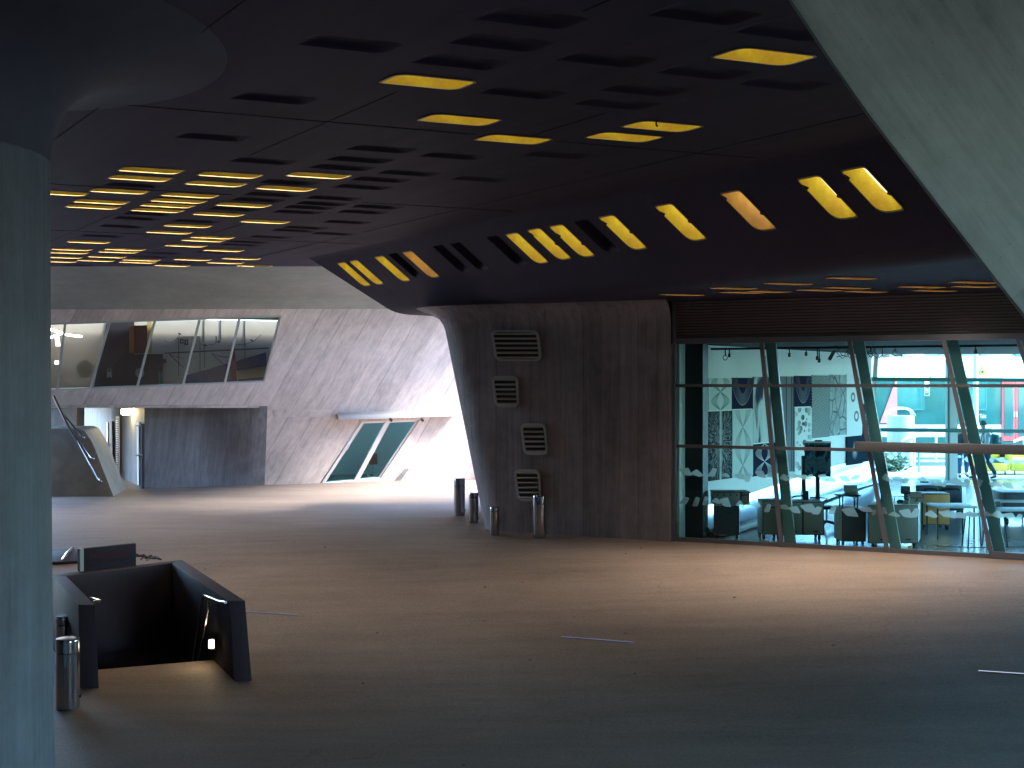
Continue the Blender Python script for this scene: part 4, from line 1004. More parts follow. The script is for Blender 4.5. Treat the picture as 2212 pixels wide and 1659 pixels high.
MB().tube([rwall(450, 1293, .10), rwall(449, 1322, .08), rwall(427, 1432, .08)], .018, 8).build('lower_rail', M['steel'], hr2, smooth=True)
MB().tube([rwall(472, 1299, .10), rwall(470, 1308, .04)], .018, 8).build('wall_fixing', M['steel'], hr2)
ldir = (BL-FL).normalized(); lin = Vector((ldir.y, -ldir.x, 0))
def lwall(px, py, off=.08): return RP(px, py, z3(FL, 0)+lin*off, lin)
hr3 = thing('handrail', 'short bent end of the steel handrail at the left stairwell wall', 'handrail', (-6.0, 16.8, .2))
c = FL.lerp(BL, .12)+lin*.12
MB().tube([z3(FL.lerp(BL, .42)+lin*.12, .30), z3(c, .40), z3(c+lin*-.10-ldir*.02, .39)], .024, 10).build('rail', M['steel'], hr3, smooth=True)
sl_ = thing('stair_lamp', 'small glowing wall light inside the garage stairwell', 'lamp', rwall(459, 1396, .02))
q = [rwall(455, 1382, .02), rwall(463, 1382, .02), rwall(463.5, 1400, .02), rwall(455, 1400, .02)]
MB().prism(rounded(q, .03, 4), rin*.03).build('lens', emit('stair_lamp_glass', (1, .80, .50), 1.5), sl_)
MB().prism(rounded([p+(p-sum(q, Vector())/4)*.35-rin*.01 for p in q], .05, 4), rin*.02).build('bezel', M['black'], sl_)
# sign on the back wall
sg = thing('garage_sign', 'dark low sign box reading EINGANG TIEFGARAGE on the stairwell back wall', 'sign', Hp(240, 1227, ZT))
s0, s1 = Hp(181.5, 1234, ZT), Hp(294, 1221, ZT); sdv = (s1-s0); sn = Vector((sdv.y, -sdv.x, 0)).normalized(); sh = .385
MB().prism([s0, s1, s1+Vector((0, 0, sh)), s0+Vector((0, 0, sh))], -sn*.10).build('sign_board', plain('sign_dark_paint', (.018, .017, .030), .9), sg, bevel=.006)
MB().prism([s0-sdv.normalized()*.07, s0-sdv.normalized()*.003, s0-sdv.normalized()*.003+Vector((0, 0, sh)), s0-sdv.normalized()*.07+Vector((0, 0, sh))], -sn*.10).build('end_cap', plain('sign_end_cap', (.30, .38, .40), .5), sg)
def text(s_, size, M3, pos, mat, name, parent, ext=.002, sx=1.0, align='LEFT'):
    cu = bpy.data.curves.new(name, 'FONT'); cu.body = s_; cu.size = size; cu.extrude = ext; cu.align_x = align; cu.resolution_u = 3
    cu.materials.append(mat)
    tmp = bpy.data.objects.new('tmp', cu); C.objects.link(tmp)
    me = bpy.data.meshes.new_from_object(tmp); bpy.data.objects.remove(tmp)
    o = bpy.data.objects.new(name, me); C.objects.link(o)
    m = M3.to_4x4() @ Matrix.Diagonal((sx, 1, 1, 1)); m.translation = Vector(pos)-(wloc(parent) if parent else Vector())
    if parent: o.parent = parent
    o.matrix_basis = m; return o
def basis(xd, up=Vector((0, 0, 1))):
    xd = xd.normalized(); n = xd.cross(up).normalized(); u = n.cross(xd)
    return Matrix((xd, u, n)).transposed()
SM = basis(sdv)
M['darkred'] = plain('dark_red_lettering', (.13, .008, .022), .9)
text('EINGANG TIEFGARAGE', .108, SM, s0+sdv*.105+sn*.004+Vector((0, 0, .20)), M['darkred'], 'lettering', sg, sx=.62)
rs = random.Random(17); mb = MB(); t_ = .12            # second line: too worn and dim to read, kept as faint letter-sized strokes
while t_ < .86:
    w_ = rs.uniform(.008, .016)
    if rs.random() > .14: mb.prism([s0+sdv*t_+sn*.002+Vector((0, 0, .115)), s0+sdv*(t_+w_)+sn*.002+Vector((0, 0, .115)), s0+sdv*(t_+w_)+sn*.002+Vector((0, 0, .115+rs.choice((.028, .04)))), s0+sdv*t_+sn*.002+Vector((0, 0, .15))], sn*.003)
    t_ += w_+.006
mb.build('faint_lettering', plain('dim_lettering', (.040, .014, .028), .9), sg)
# hatch, silver strap and cable behind the sign
ht = thing('floor_hatch', 'low dark hatch box with a bright silver strap behind the stairwell', 'hatch', Gp(135, 1230))
h0, h1, h2, h3 = Gp(90, 1222), Gp(185, 1216), Gp(185, 1190), Gp(90, 1194)
MB().prism([z3(p, p.z+.0) for p in (h0, h1, h2, h3)], (0, 0, .06)).build('hatch_lid', M['dark'], ht, bevel=.01)
MB().tube([h0.lerp(h1, .48)+Vector((0, 0, .075)), h0.lerp(h1, .55).lerp(h3.lerp(h2, .62), .5)+Vector((0, 0, .10)), h3.lerp(h2, .70)+Vector((0, 0, .075))], [.05, .04, .035], 8).build('strap', M['steel'], ht)
rs = random.Random(4); mb = MB()
p0 = Hp(296, 1206, .40); p1 = Hp(346, 1213, ZT)
for k in range(3):
    mb.tube([p0.lerp(p1, j/9)+Vector((rs.uniform(-.03, .03), rs.uniform(-.05, .05), .05+rs.uniform(-.03, .04)*(1-.3*(j/9)))) for j in range(10)], .017, 6)
mb.tube([p0.lerp(p1, .3)+Vector((0, 0, .06)), p0.lerp(p1, .2)+Vector((.02, -.12, .0))], .016, 6); mb.tube([p0.lerp(p1, .55)+Vector((0, 0, .05)), p0.lerp(p1, .5)+Vector((.0, -.10, .0))], .014, 6)
o = mb.build('cable_lock', M['black'], smooth=True); tag(o, 'black twisted cable lying on the stairwell back wall beside the sign', 'cable')
# ------------------------------------------------------------------ bollards
def make_bollard(label, r, h, seam):
    t = thing('bollard', label, 'bollard', (0, 0, 0), 'polished steel bollards')
    MB().lathe([(r*.96, -.05), (r*.96, .012), (r, .016), (r, h*seam-.006)], (0, 0, 0), 40).build('post', M['steel'], t, smooth=True)
    MB().lathe([(r*.965, h*seam-.008), (r*.965, h*seam+.008)], (0, 0, 0), 40).build('seam_ring', M['black'], t, smooth=True)
    MB().lathe([(r, h*seam+.006), (r, h-.035), (r*.985, h-.012), (r*.93, h), (.01, h+.006)], (0, 0, 0), 40).build('cap', M['steel'], t, smooth=True)
    MB().box((r+.004, 0, h*.16), (.02, .07, .035)).build('lock_plate', M['black'], t)
    return t
bigb = make_bollard('thick steel bollard in front of the lowest grille vent of the pier', .155, 1.0, .80)
smallb = make_bollard('short thin steel bollard in front of the pier, left of the thick one', .112, .68, .84)
def put(t, px, py, label=None, s=1.0, sz=None):
    p = Gp(px, py); t.location = p
    if label: t['label'] = label
    t.rotation_euler = (0, 0, random.Random(px).uniform(-.6, .9)); t.scale = (s, s, sz or s)
put(bigb, 1165, 1161.5, s=1.0); put(smallb, 1068.5, 1156.5, s=1.0)
put(copy_tree(bigb), 992.5, 1114, 'thick steel bollard farthest back, left of the pier', 1.0, 1.03)
put(copy_tree(smallb), 1023, 1129.5, 'thinner steel bollard half hidden by the slanting pier edge', 1.15, 1.16)
c1 = copy_tree(bigb); put(c1, 146.5, 1529, 'thick steel bollard in the left foreground, partly behind the round column', 1.0, .95)
c2 = copy_tree(smallb); c2.location = Vector(((138.5-CX)/F*17.4, 17.4, -.76)); c2['label'] = 'thin steel bollard just behind the thick one in the left foreground'; c2.scale = (1.05, 1.05, 1.2)
# ------------------------------------------------------------------ light lines set in the floor
M['lightline'] = emit('floor_light_line', (.42, .50, 1.0), .022)
for i, (a, b, lab) in enumerate((((531, 1321.5), (642, 1329.5), 'thin bluish light line in the floor beside the stairwell wall'), ((1213, 1376), (1370, 1388.5), 'thin bluish light line in the floor at the centre of the foreground'), ((2113, 1449.5), (2300, 1462), 'thin whitish light line in the floor at the right edge'))):
    p, q = Gp(*a), Gp(*b); t = thing('floor_light_line', lab, 'floor light', p, 'light lines set in the floor')
    ll = MB(); n = 8; d = (q-p).normalized(); s_ = Vector((-d.y, d.x, 0))*.017
    rows = []
    for k in range(n+1):
        c = p.lerp(q, k/n); zz = gz(c.x, c.y)
        rows.append((c, zz))
    ll.loft([[z3(c-s_, zz+.008), z3(c+s_, zz+.008)] for c, zz in rows], cap=False, closed=False).build('lens', M['lightline'] if i < 2 else emit('floor_light_line_white', (.62, .75, 1.0), .06), t)
    MB().loft([[z3(c-s_*1.7, zz+.005), z3(c+s_*1.7, zz+.005)] for c, zz in rows], cap=False, closed=False).build('channel', M['black'], t)
# specks of litter on the floor
rs = random.Random(9); mb = MB()
for k in range(16):
    p = Gp(rs.uniform(250, 2150), 1170+430*rs.random()**1.6); r = rs.uniform(.008, .024); a = rs.uniform(0, 3)
    mb.box((p.x, p.y, p.z+.006), (r*2, r, .012), a)
o = mb.build('litter', M['dark']); tag(o, kind='stuff'); o['label'] = 'scattered dark specks of litter on the floor'
# ------------------------------------------------------------------ furniture in the glass hall
M['cabdark'] = plain('dark_cabinet_laminate', (.06, .058, .085), .45); M['cabgrey'] = plain('grey_cabinet_laminate', (.30, .26, .245), .45)
M['cabgreen'] = plain('grey_green_cabinet', (.46, .47, .45), .45); M['cabpale'] = plain('pale_cabinet_side', (.58, .62, .58), .5)
M['mustard'] = plain('mustard_panel', (.85, .38, .12), .5); M['screen'] = plain('dark_screen', (.02, .03, .04), .15)
def hf(px, py):
    """point on the hall floor under a pixel"""
    z = 0
    for _ in range(10): p = Hp(px, py, z); z = hz(p)
    return Vector((p.x, p.y, z))
def caster(par, p, r=.05, big=False):
    mb = MB().tube([p+Vector((-.02, 0, r)), p+Vector((.02, 0, r))], r, 12); c = mb.build('caster', M['black'], par)
    if not big: MB().bar(p+Vector((0, 0, r)), p+Vector((0, 0, r*2.1)), .03, .05, (0, 1, 0)).build('fork', M['alu'], c)
def cabinet(label, x0, x1, ytop, ybase, depth, fmat, smat, doors=1, sidew=0, group='cabinets on castors in the glass hall', wheels=.05, handles=True):
    p0 = hf(x0, ybase); p1 = hf(x1, ybase); p1 = Vector((p0.x+(p1.x-p0.x), p0.y, p0.z)) if not sidew else Vector((p1.x, p1.y, p0.z))
    Y = p0.y; d = Vector((1, 0, 0)); wv = Vector(((x1-x0)/F*Y, 0, 0)); dep = Vector((sidew, depth, 0))
    zt = ZC-(ytop-CY)/F*Y; zb = p0.z+wheels*2.0
    base = Vector((p0.x, Y, 0)); t = thing('cabinet', label, 'cabinet', (p0.x+wv.x/2, Y, p0.z), group)
    q = [base, base+wv, base+wv+dep, base+dep]
    MB().loft([[z3(p, zb) for p in q], [z3(p, zt) for p in q]]).build('carcass', smat, t, bevel=.015)
    MB().prism([z3(base+d*.003, zb+.006), z3(base+wv-d*.003, zb+.006), z3(base+wv-d*.003, zt-.006), z3(base+d*.003, zt-.006)], (0, -.006, 0)).build('front_frame', M['black'], t)
    for k in range(doors):
        a = base+wv*(k/doors)+d*.02; b = base+wv*((k+1)/doors)-d*.02
        f = MB().prism([z3(a, zb+.02), z3(b, zb+.02), z3(b, zt-.02), z3(a, zt-.02)], (0, -.018, 0)).build('door', fmat, t, bevel=.008)
        if handles: MB().box(z3(a.lerp(b, .6), zb+.09 if doors > 1 else zt-.16)+Vector((0, -.024, 0)), (.12, .02, .025)).build('handle', M['black'], f)
    for (u, v) in ((.1, .12), (.9, .12), (.1, .88), (.9, .88)): caster(t, base+wv*u+dep*v+Vector((0, 0, p0.z)), wheels)
    return t, base, wv, dep, zt, zb
t1, b1_, w1, d1, zt1, _ = cabinet('small dark cabinet on castors nearest the pillar, grey boxes stacked on it', 1541, 1597, 1092, 1165, .75, M['cabdark'], M['cabpale'], 1, .16)
for k, (x0, x1, lab) in enumerate(((1544, 1600, 'wide grey storage box on the small dark cabinet'), (1603, 1621, 'narrow grey storage box beside the wide one on the small dark cabinet'))):
    a = (x0-CX)/F*b1_.y; b = (x1-CX)/F*b1_.y; y = b1_.y+.06
    bx = thing('storage_box', lab, 'storage box', ((a+b)/2, y+.2, zt1), 'storage boxes on the cabinet')
    hgt = 27*b1_.y/F
    MB().box(((a+b)/2, y+.25, zt1+hgt/2+.002), (b-a, .5, hgt)).build('box_body', M['cabgrey'], bx, bevel=.01)
    MB().box(((a+b)/2, y+.25, zt1+hgt+.012), (b-a+.02, .52, .02)).build('lid', M['cabdark'], bx)
    for j in range(4): MB().box((a+(b-a)*(j+.5)/4, y-.006, zt1+hgt-.05), (.04, .012, .03)).build('slot', M['black'], bx)
cabinet('long grey cabinet on large wheels behind the first mullion, left section', 1647, 1686, 1081, 1166, .55, M['cabgrey'], M['cabgrey'], 1, .0, wheels=.06)
t2, b2_, w2, d2_, zt2, zb2 = cabinet('grey two-door cabinet on large wheels carrying the black screen posts', 1688, 1780, 1084, 1168, .6, M['cabgrey'], M['cabgrey'], 2, .05, wheels=.065)
cabinet('dark cabinet with one door right of the screen posts', 1818, 1871, 1097, 1178, .6, M['cabdark'], M['cabgreen'], 1, .0, wheels=.04)
t3, b3_, w3_, d3_, zt3, _ = cabinet('large grey two-door cabinet with a green side, screens and models on top', 1874, 1983, 1091, 1184, .8, M['cabgrey'], M['cabgreen'], 2, .34, wheels=.05)
t4, b4_, w4, d4, zt4, _ = cabinet('mustard yellow cabinet behind the large grey one', 1992, 2053, 1066, 1146, .5, M['mustard'], M['cabgrey'], 1, 0, wheels=.07, handles=False)
t5, b5_, w5, d5, zt5, _ = cabinet('dark green cabinet with tubular handles behind the mustard one', 1978, 2078, 1048, 1112, .6, M['cabdark'], M['cabpale'], 2, .35, wheels=.09, handles=False)
t6, b6_, w6, d6, zt6, _ = cabinet('dark low cabinet on big wheels at the right edge of the hall', 2168, 2260, 1064, 1135, .7, M['cabdark'], M['cabgrey'], 1, 0, wheels=.10, handles=False)
# tubular push bars
def push(par, pts, r=.018): MB().tube(pts, r, 8).build('push_bar', M['black'], par, smooth=True)
yb = b2_.y
X = lambda px, Y: (px-CX)/F*Y
Z = lambda py, Y: ZC-(py-CY)/F*Y
push(t2, [Vector((X(1700, yb), yb+.2, zt2+.03)), Vector((X(1722, yb), yb+.2, Z(1074, yb))), Vector((X(1742, yb), yb+.25, Z(1073, yb)))])
push(t2, [Vector((X(1752, yb), yb+.1, Z(1076, yb))), Vector((X(1790, yb), yb+.1, Z(1077, yb))), Vector((X(1782, yb), yb+.1, Z(1085, yb)))], .022)
push(t3, [Vector((X(1984, b3_.y), b3_.y+.3, zt3)), Vector((X(1996, b3_.y), b3_.y+.3, Z(1077, b3_.y))), Vector((X(1990, b3_.y), b3_.y+.3, Z(1084, b3_.y)))], .02)
yb5 = b5_.y
for (x0, x1) in ((2000, 2020), (2040, 2068)):
    push(t5, [Vector((X(x0-8, yb5), yb5-.1, Z(1060, yb5))), Vector((X(x0, yb5), yb5-.1, Z(1055, yb5))), Vector((X(x1, yb5), yb5-.1, Z(1055, yb5))), Vector((X(x1+2, yb5), yb5-.1, Z(1060, yb5)))], .025)
push(t5, [Vector((X(1990, yb5), yb5+.1, Z(1042, yb5))), Vector((X(2012, yb5), yb5+.1, Z(1042, yb5))), Vector((X(2022, yb5), yb5+.1, Z(1048, yb5)))], .02)
# display screen on a post, second post
def screen_mat():
    k = N('wavy_display'); b = k.n('BsdfPrincipled'); tc = k.n('TexCoord').outputs['Generated']
    wv = k.noise(tc, 1.8, 2, .4, 1.8); sx = k.n('SeparateXYZ'); k.l(tc, sx.inputs[0])
    f = k.math('MULTIPLY_ADD', k.math('SINE', k.math('MULTIPLY_ADD', wv, 9, k.math('MULTIPLY', sx.outputs[2], 9))), .5, .5)
    c = k.ramp(f, [(.0, (.012, .016, .03)), (.35, (.02, .05, .07)), (.55, (.05, .22, .30)), (.75, (.03, .1, .14)), (1, (.10, .14, .16))])
    k.l(c, b.inputs['Base Color']); b.inputs['Roughness'].default_value = .12; k.l(b.outputs[0], k.out.inputs[0]); return k.m
sc = thing('display_screen', 'tall dark display with blue wavy picture on a black post', 'screen', (X(1760, yb), yb+.5, zt2))
ys = yb+.5
MB().prism([Vector((X(1739, ys), ys, Z(1030, ys))), Vector((X(1795, ys), ys, Z(1030, ys))), Vector((X(1795, ys), ys, Z(957, ys))), Vector((X(1739, ys), ys, Z(957, ys)))], (0, .05, 0)).build('panel', screen_mat(), sc)
MB().prism([Vector((X(1737, ys), ys+.002, Z(956.5, ys))), Vector((X(1796, ys), ys+.002, Z(956.5, ys))), Vector((X(1796, ys), ys+.002, Z(953.5, ys))), Vector((X(1737, ys), ys+.002, Z(953.5, ys)))], (0, .05, 0)).build('top_edge', M['cabpale'], sc)
MB().box((X(1768, ys), ys, Z(952, ys)), (.16, .05, .03)).build('camera_bar', M['black'], sc)
for x, w_ in ((1738, .085), (1768, .085)):
    MB().bar(Vector((X(x, ys), ys+.08, zt2-.02)), Vector((X(x, ys), ys+.08, Z(985, ys))), w_, .08, (0, 1, 0)).build('post', M['black'], sc)
MB().box((X(1739, ys), ys+.02, zt2+.10), (.14, .16, .2)).build('post_foot', M['black'], sc)
# office chair base
ch = thing('office_chair', 'black star foot of an office chair with castors in the hall', 'chair', hf(1790, 1142))
cpos = hf(1786, 1140)
for k in range(5):
    a = k*2*math.pi/5+.35; e = cpos+Vector((.36*math.cos(a), .30*math.sin(a), .09))
    MB().tube([cpos+Vector((0, 0, .16)), cpos.lerp(e, .5)+Vector((0, 0, .08)), e], [.035, .03, .024], 8).build('foot_arm', M['black'], ch)
    MB().tube([e+Vector((-.025, 0, -.04)), e+Vector((.025, 0, -.04))], .05, 10).build('caster', M['black'], ch)
MB().tube([cpos+Vector((0, 0, .14)), cpos+Vector((0, 0, .46))], .03, 10).build('column', M['alu'], ch)
MB().box(cpos+Vector((-.05, .05, .50)), (.46, .44, .08)).build('seat', M['black'], ch, bevel=.03)
# reading stand with a printed sheet
yr = b3_.y+.5
rd = thing('reading_stand', 'thin black stand holding a tilted white sheet with grey lines', 'stand', (X(1835, yr), yr, hz(Vector((9, yr, 0)))))
zr0 = hz(Vector((X(1835, yr), yr, 0)))
MB().prism([Vector((X(1820, yr), yr-.05, Z(1047, yr))), Vector((X(1850, yr), yr-.05, Z(1048, yr))), Vector((X(1859, yr), yr+.1, Z(1078, yr))), Vector((X(1829, yr), yr+.1, Z(1073, yr)))], (0, .012, 0)).build('sheet', M['white'], rd)
for k in range(9):
    f_ = (k+1)/10.5; a = Vector((X(1820, yr), yr-.065, Z(1047, yr))).lerp(Vector((X(1829, yr), yr+.085, Z(1073, yr))), f_); b = Vector((X(1850, yr), yr-.065, Z(1048, yr))).lerp(Vector((X(1859, yr), yr+.085, Z(1078, yr))), f_)
    MB().bar(a.lerp(b, .12), a.lerp(b, .6 if k % 4 == 3 else .88), .012, .004, (0, -1, 0)).build('text_line', M['cabgrey'], rd)
MB().box((X(1832, yr), yr+.05, Z(1070, yr)), (.50, .3, .03)).build('desk_top', M['black'], rd)
for (x, dy) in ((1818, -.05), (1850, -.05), (1818, .18), (1850, .18)):
    MB().bar(Vector((X(x, yr), yr+dy, zr0)), Vector((X(x+1, yr), yr+dy, Z(1071, yr))), .025, .025, (0, 1, 0)).build('leg', M['black'], rd)
# things on the large cabinet
y3 = b3_.y+.45
def monitor(x0, x1, y0, y1, Y, lab):
    t = thing('small_monitor', lab, 'monitor', (X((x0+x1)/2, Y), Y, Z(y1, Y)), 'small black monitors in the hall')
    MB().box((X((x0+x1)/2, Y), Y, (Z(y0, Y)+Z(y1, Y))/2), (X(x1, Y)-X(x0, Y), .03, Z(y0, Y)-Z(y1, Y))).build('panel', M['black'], t, bevel=.006)
    MB().bar(Vector((X((x0+x1)/2, Y), Y+.03, Z(y1, Y)-.12)), Vector((X((x0+x1)/2, Y), Y+.03, Z(y1, Y)+.08)), .05, .03, (0, 1, 0)).build('stand', M['black'], t)
monitor(1946, 1966, 1050, 1067, y3+.2, 'small square black monitor above the large grey cabinet')
monitor(1902, 1922, 1068, 1087, y3-.1, 'black monitor behind the second mullion')
monitor(2141, 2160, 1083, 1104, hf(2150, 1150).y, 'black monitor on the white table right of the third mullion')
gb = thing('model_case', 'small clear model case on the large grey cabinet', 'display case', (X(1938, y3), y3-.2, zt3))
for (x, w_) in ((1938, .16),):
    for dx in (-1, 1):
        for dy in (-1, 1): MB().bar(Vector((X(x, y3)+dx*w_, y3-.2+dy*.1, zt3)), Vector((X(x, y3)+dx*w_, y3-.2+dy*.1, zt3+.17)), .014, .014, (0, 1, 0)).build('edge', M['alu'], gb)
MB().box((X(1938, y3), y3-.2, zt3+.085), (.32, .2, .168)).build('glass_box', M['glass_clear'], gb)
MB().ball((X(1938, y3), y3-.2, zt3+.05), (.08, .06, .05), 10, 6).build('model', M['cabdark'], gb)
o = MB().add([(X(1945, y3), y3-.25, zt3+.002), (X(1978, y3), y3-.25, zt3+.002), (X(1978, y3), y3+.1, zt3+.002), (X(1948, y3), y3+.1, zt3+.002), (X(1957, y3), y3-.1, zt3+.13)], [(0, 1, 2, 3), (0, 1, 4), (1, 2, 4), (2, 3, 4), (3, 0, 4)]).build('paper_model', M['cabgrey']); tag(o, 'folded grey pyramid model on the large grey cabinet', 'model')
kb = thing('control_console', 'tilted grey control panel with small print above the large cabinet', 'console', (X(1982, y3), y3+.1, zt3))
MB().prism([Vector((X(1962, y3), y3+.1, zt3)), Vector((X(2000, y3), y3+.1, zt3)), Vector((X(2002, y3), y3+.35, Z(1066, y3))), Vector((X(1965, y3), y3+.35, Z(1065, y3)))], (0, .03, 0)).build('panel', M['cabgrey'], kb)
for k in range(7): MB().box((X(1966+5*k, y3), y3+.205, Z(1077.5, y3)), (.035, .01, .02)).build('key', M['black'], kb)
# white tables and stools
def table(lab, x0, x1, ytop, ybase, dep, rows=1):
    p = hf((x0+x1)/2, ybase); Y = p.y; zt = Z(ytop, Y)
    t = thing('white_table', lab, 'table', p, 'white tables in the hall')
    a, b = X(x0, Y), X(x1, Y)
    MB().box(((a+b)/2, Y+dep/2, zt), (b-a, dep, .045)).build('table_top', M['white'], t, bevel=.01)
    for u in (.06, .94):
        for v in (.08, .92): MB().bar(Vector((a+(b-a)*u, Y+dep*v, hz(Vector((a, Y+dep*v, 0))))), Vector((a+(b-a)*u, Y+dep*v, zt-.022)), .03, .03, (0, 1, 0)).build('leg', M['black'], t)
table('long white table on thin black legs right of the large grey cabinet', 2022, 2112, 1096, 1166, .8)
table('white table at the right edge behind the third mullion', 2140, 2240, 1084, 1140, .7)
table('low white table at the right edge, nearer than the other', 2155, 2250, 1103, 1160, .6)
def stool(lab, px, py, w_, h):
    p = hf(px, py); t = thing('tall_stool', lab, 'stool', p, 'thin-legged stools in the hall')
    MB().box(p+Vector((0, .17, h)), (w_*.8, .34, .05)).build('seat', M['white'], t, bevel=.02)
    for sx in (-1, 1):
        for sy in (0, 1): MB().bar(p+Vector((sx*w_*.5, .34*sy, 0)), p+Vector((sx*w_*.36, .06+.22*sy, h)), .022, .022, (0, 1, 0)).build('leg', M['black'], t)
stool('white thin-legged stool crossed by the third mullion', 2112, 1184, .42, .72)
stool('white thin-legged stool just right of the third mullion', 2156, 1183, .42, .70)
cp = thing('paper_cup', 'small cream cup on the hall floor under the large cabinet', 'cup', hf(1966, 1192))
MB().lathe([(.035, 0), (.05, .13), (.045, .13), (.03, .01)], hf(1966, 1192), 14).build('cup_body', plain('cream_paper', (.7, .62, .45), .6), cp, smooth=True)
o = MB().tube([hf(2014, 1176), hf(2030, 1181), hf(2070, 1182), hf(2130, 1183), hf(2212, 1181), hf(2300, 1178)], .012, 6).build('floor_cable', M['black']); tag(o, 'thin black cable running over the hall floor', 'cable')
# switches on the gallery wall
for (y, lab) in ((1033, 'small upper switch plate beside the dark pillar'), (1058, 'small lower switch plate beside the dark pillar')):
    o = MB().box(ap(1516, y, .03), (.05, .03, .13)).build('switch_plate', M['alu']); tag(o, lab, 'switch')
# ------------------------------------------------------------------ outside: plaza, steps, tram, people
TY = 46.0
def tp(px, py, off=0): return P(px, py, TY-off)
M['tramwhite'] = plain('tram_white_paint', (.80, .78, .78), .3, coat=.3); M['tramglass'] = plain('tram_dark_glass', (.018, .085, .085), .08, grain=.5, gscale=.8)
M['tramred'] = plain('tram_red_paint', (.58, .045, .055), .35); M['trampink'] = plain('tram_salmon_paint', (.62, .16, .15), .4)
tram = thing('tram', 'white tram with dark green windows, a red triangle and a red door', 'tram', tp(2050, 968)+Vector((0, 1.3, 0)))
x0, x1 = 1870, 2750
def tq(x0, y0, x1, y1, off, th, name, mat, par=tram):
    return MB().prism([tp(x0, y1, off), tp(x1, y1, off), tp(x1, y0, off), tp(x0, y0, off)], (0, th, 0)).build(name, mat, par)
sec = [(1882, 790), (1937, 771), (x1, 770), (x1, 962), (1882, 962)]
MB().prism([tp(*p) for p in sec], (0, 2.6, 0)).build('body', M['tramwhite'], tram, bevel=.05)
tq(1884, 819, x1-4, 917, .02, .03, 'window_band', M['tramglass'])
MB().prism([tp(1934.5, 822, .06), tp(1937.5, 822, .06), tp(1938, 914, .06), tp(1901, 914, .06)], (0, .03, 0)).build('red_triangle', M['trampink'], tram)
for (a, b) in ((1938, 1996), (2088, 2131)):
    wn_ = tq(a, 822, b, 885, .045, .02, 'window', plain('tram_window_glass', (.03, .13, .13), .05, grain=.6, gscale=1.5))
    for (c, d, e, f) in ((a, 883.5, b, 886), (b-1, 822, b+1, 886), (a-1, 822, a+1, 886)): tq(c, d, e, f, .055, .01, 'window_frame', M['railgreen'], wn_)
for (a, b) in ((2164, 2193.5), (2194.5, 2224)):
    dd = tq(a, 824, b, 952, .06, .04, 'door', M['tramred'])
    tq(a+5.5, 830, b-4.5, 941, .075, .012, 'door_glass', M['tramglass'], dd)
    tq(b-3 if a < 2190 else a+1, 890, b-1 if a < 2190 else a+3, 900, .085, .02, 'handle', M['white'], dd)
for (a, n_) in ((1997, '1'), (2073, '2')):
    s_ = tq(a, 820, a+11, 855, .058, .008, 'class_sign', M['white'])
    tq(a+1, 848, a+10, 854, .062, .006, 'dark_strip', M['tramglass'], s_)
    tq(a+1.2, 836, a+9.8, 847, .062, .006, 'dark_square', M['tramglass'], s_)
    for j in range(3): tq(a+2.5+2*j, 838+j, a+4+2*j, 845, .068, .005, 'pictogram', M['white'], s_)
    text(n_, .62, Matrix(((1, 0, 0), (0, 0, -1), (0, 1, 0))), tp(a+1.5, 845, .066)+Vector((.05, 0, .18)), M['tramglass'], 'number', s_, .003)
M['yellowlogo'] = plain('yellow_logo_paint', (.80, .50, .10), .5)
XM = Matrix(((1, 0, 0), (0, 0, -1), (0, 1, 0)))
lg = MB(); c = tp(2088, 898, .07)
lg.loft([[c+Vector((.10*math.cos(a), 0, .13*math.sin(a))) for a in [2*math.pi*k/20 for k in range(20)]], [c+Vector((.055*math.cos(a), -.004, .075*math.sin(a))) for a in [2*math.pi*k/20 for k in range(20)]]], cap=False).build('round_logo', M['yellowlogo'], tram)
for k, mm in ((0, 'yellowlogo'), (1, 'tramwhite')):
    cx_ = 2091.5+3*k
    MB().prism([tp(cx_, 892, .07), tp(cx_+2.4, 892, .07), tp(cx_+5.2, 898, .07), tp(cx_+2.4, 904, .07), tp(cx_, 904, .07), tp(cx_+2.6, 898, .07)], (0, .01, 0)).build('chevron', M[mm], tram)
text('Mein Takt', .235, XM, tp(2098.5, 903, .07), M['tramwhite'], 'lettering', tram, .003, .62)
text('hasenwinkel', .20, XM, tp(2084, 917, .07), M['yellowlogo'], 'lettering', tram, .003, .66)
tq(2092, 921, 2104, 922.3, .03, .02, 'grey_label', M['cabgrey'])
text('1-406', .12, XM, tp(1989, 926, .03), M['cabgrey'], 'lettering', tram, .003, .8)
tr = MB().prism([tp(2122.5, 788, .05), tp(2131, 809, .05), tp(2114.5, 808.5, .05)], (0, .02, 0)).build('warning_sign', M['black'], tram)
MB().prism([tp(2122.5, 790.5, .06), tp(2129.4, 808, .06), tp(2116, 807.6, .06)], (0, .01, 0)).build('yellow_field', plain('warning_yellow', (.55, .42, .05), .5), tr)
tq(2120, 801, 2125, 805.5, .068, .006, 'pictogram', M['black'], tr)
tq(1884, 817.2, x1-4, 819, .03, .03, 'gutter', M['railgreen']); tq(1884, 944, x1-4, 962, .01, .02, 'skirt', M['tramglass'])
for (a, b, y) in ((2151, 2184, 758), (1975, 1998, 764), (2240, 2300, 757)):
    MB().prism([tp(a, 771, -.6), tp(b, 771, -.6), tp(b-1, y, -.6), tp(a+2, y, -.6)], (0, 1.2, 0)).build('roof_unit', M['alu'] if a > 2000 else M['tramwhite'], tram, bevel=.05)
MB().tube([tp(2115, 769, -.3), tp(2120, 760, -.3), tp(2150, 759, -.3)], .05, 8).build('roof_pipe', M['railgreen'], tram)
MB().tube([tp(2186, 760, -.3), tp(2196, 768, -.3), tp(2215, 768, -.3), tp(2222, 757, -.3)], .06, 8).build('roof_pipe', M['railgreen'], tram)
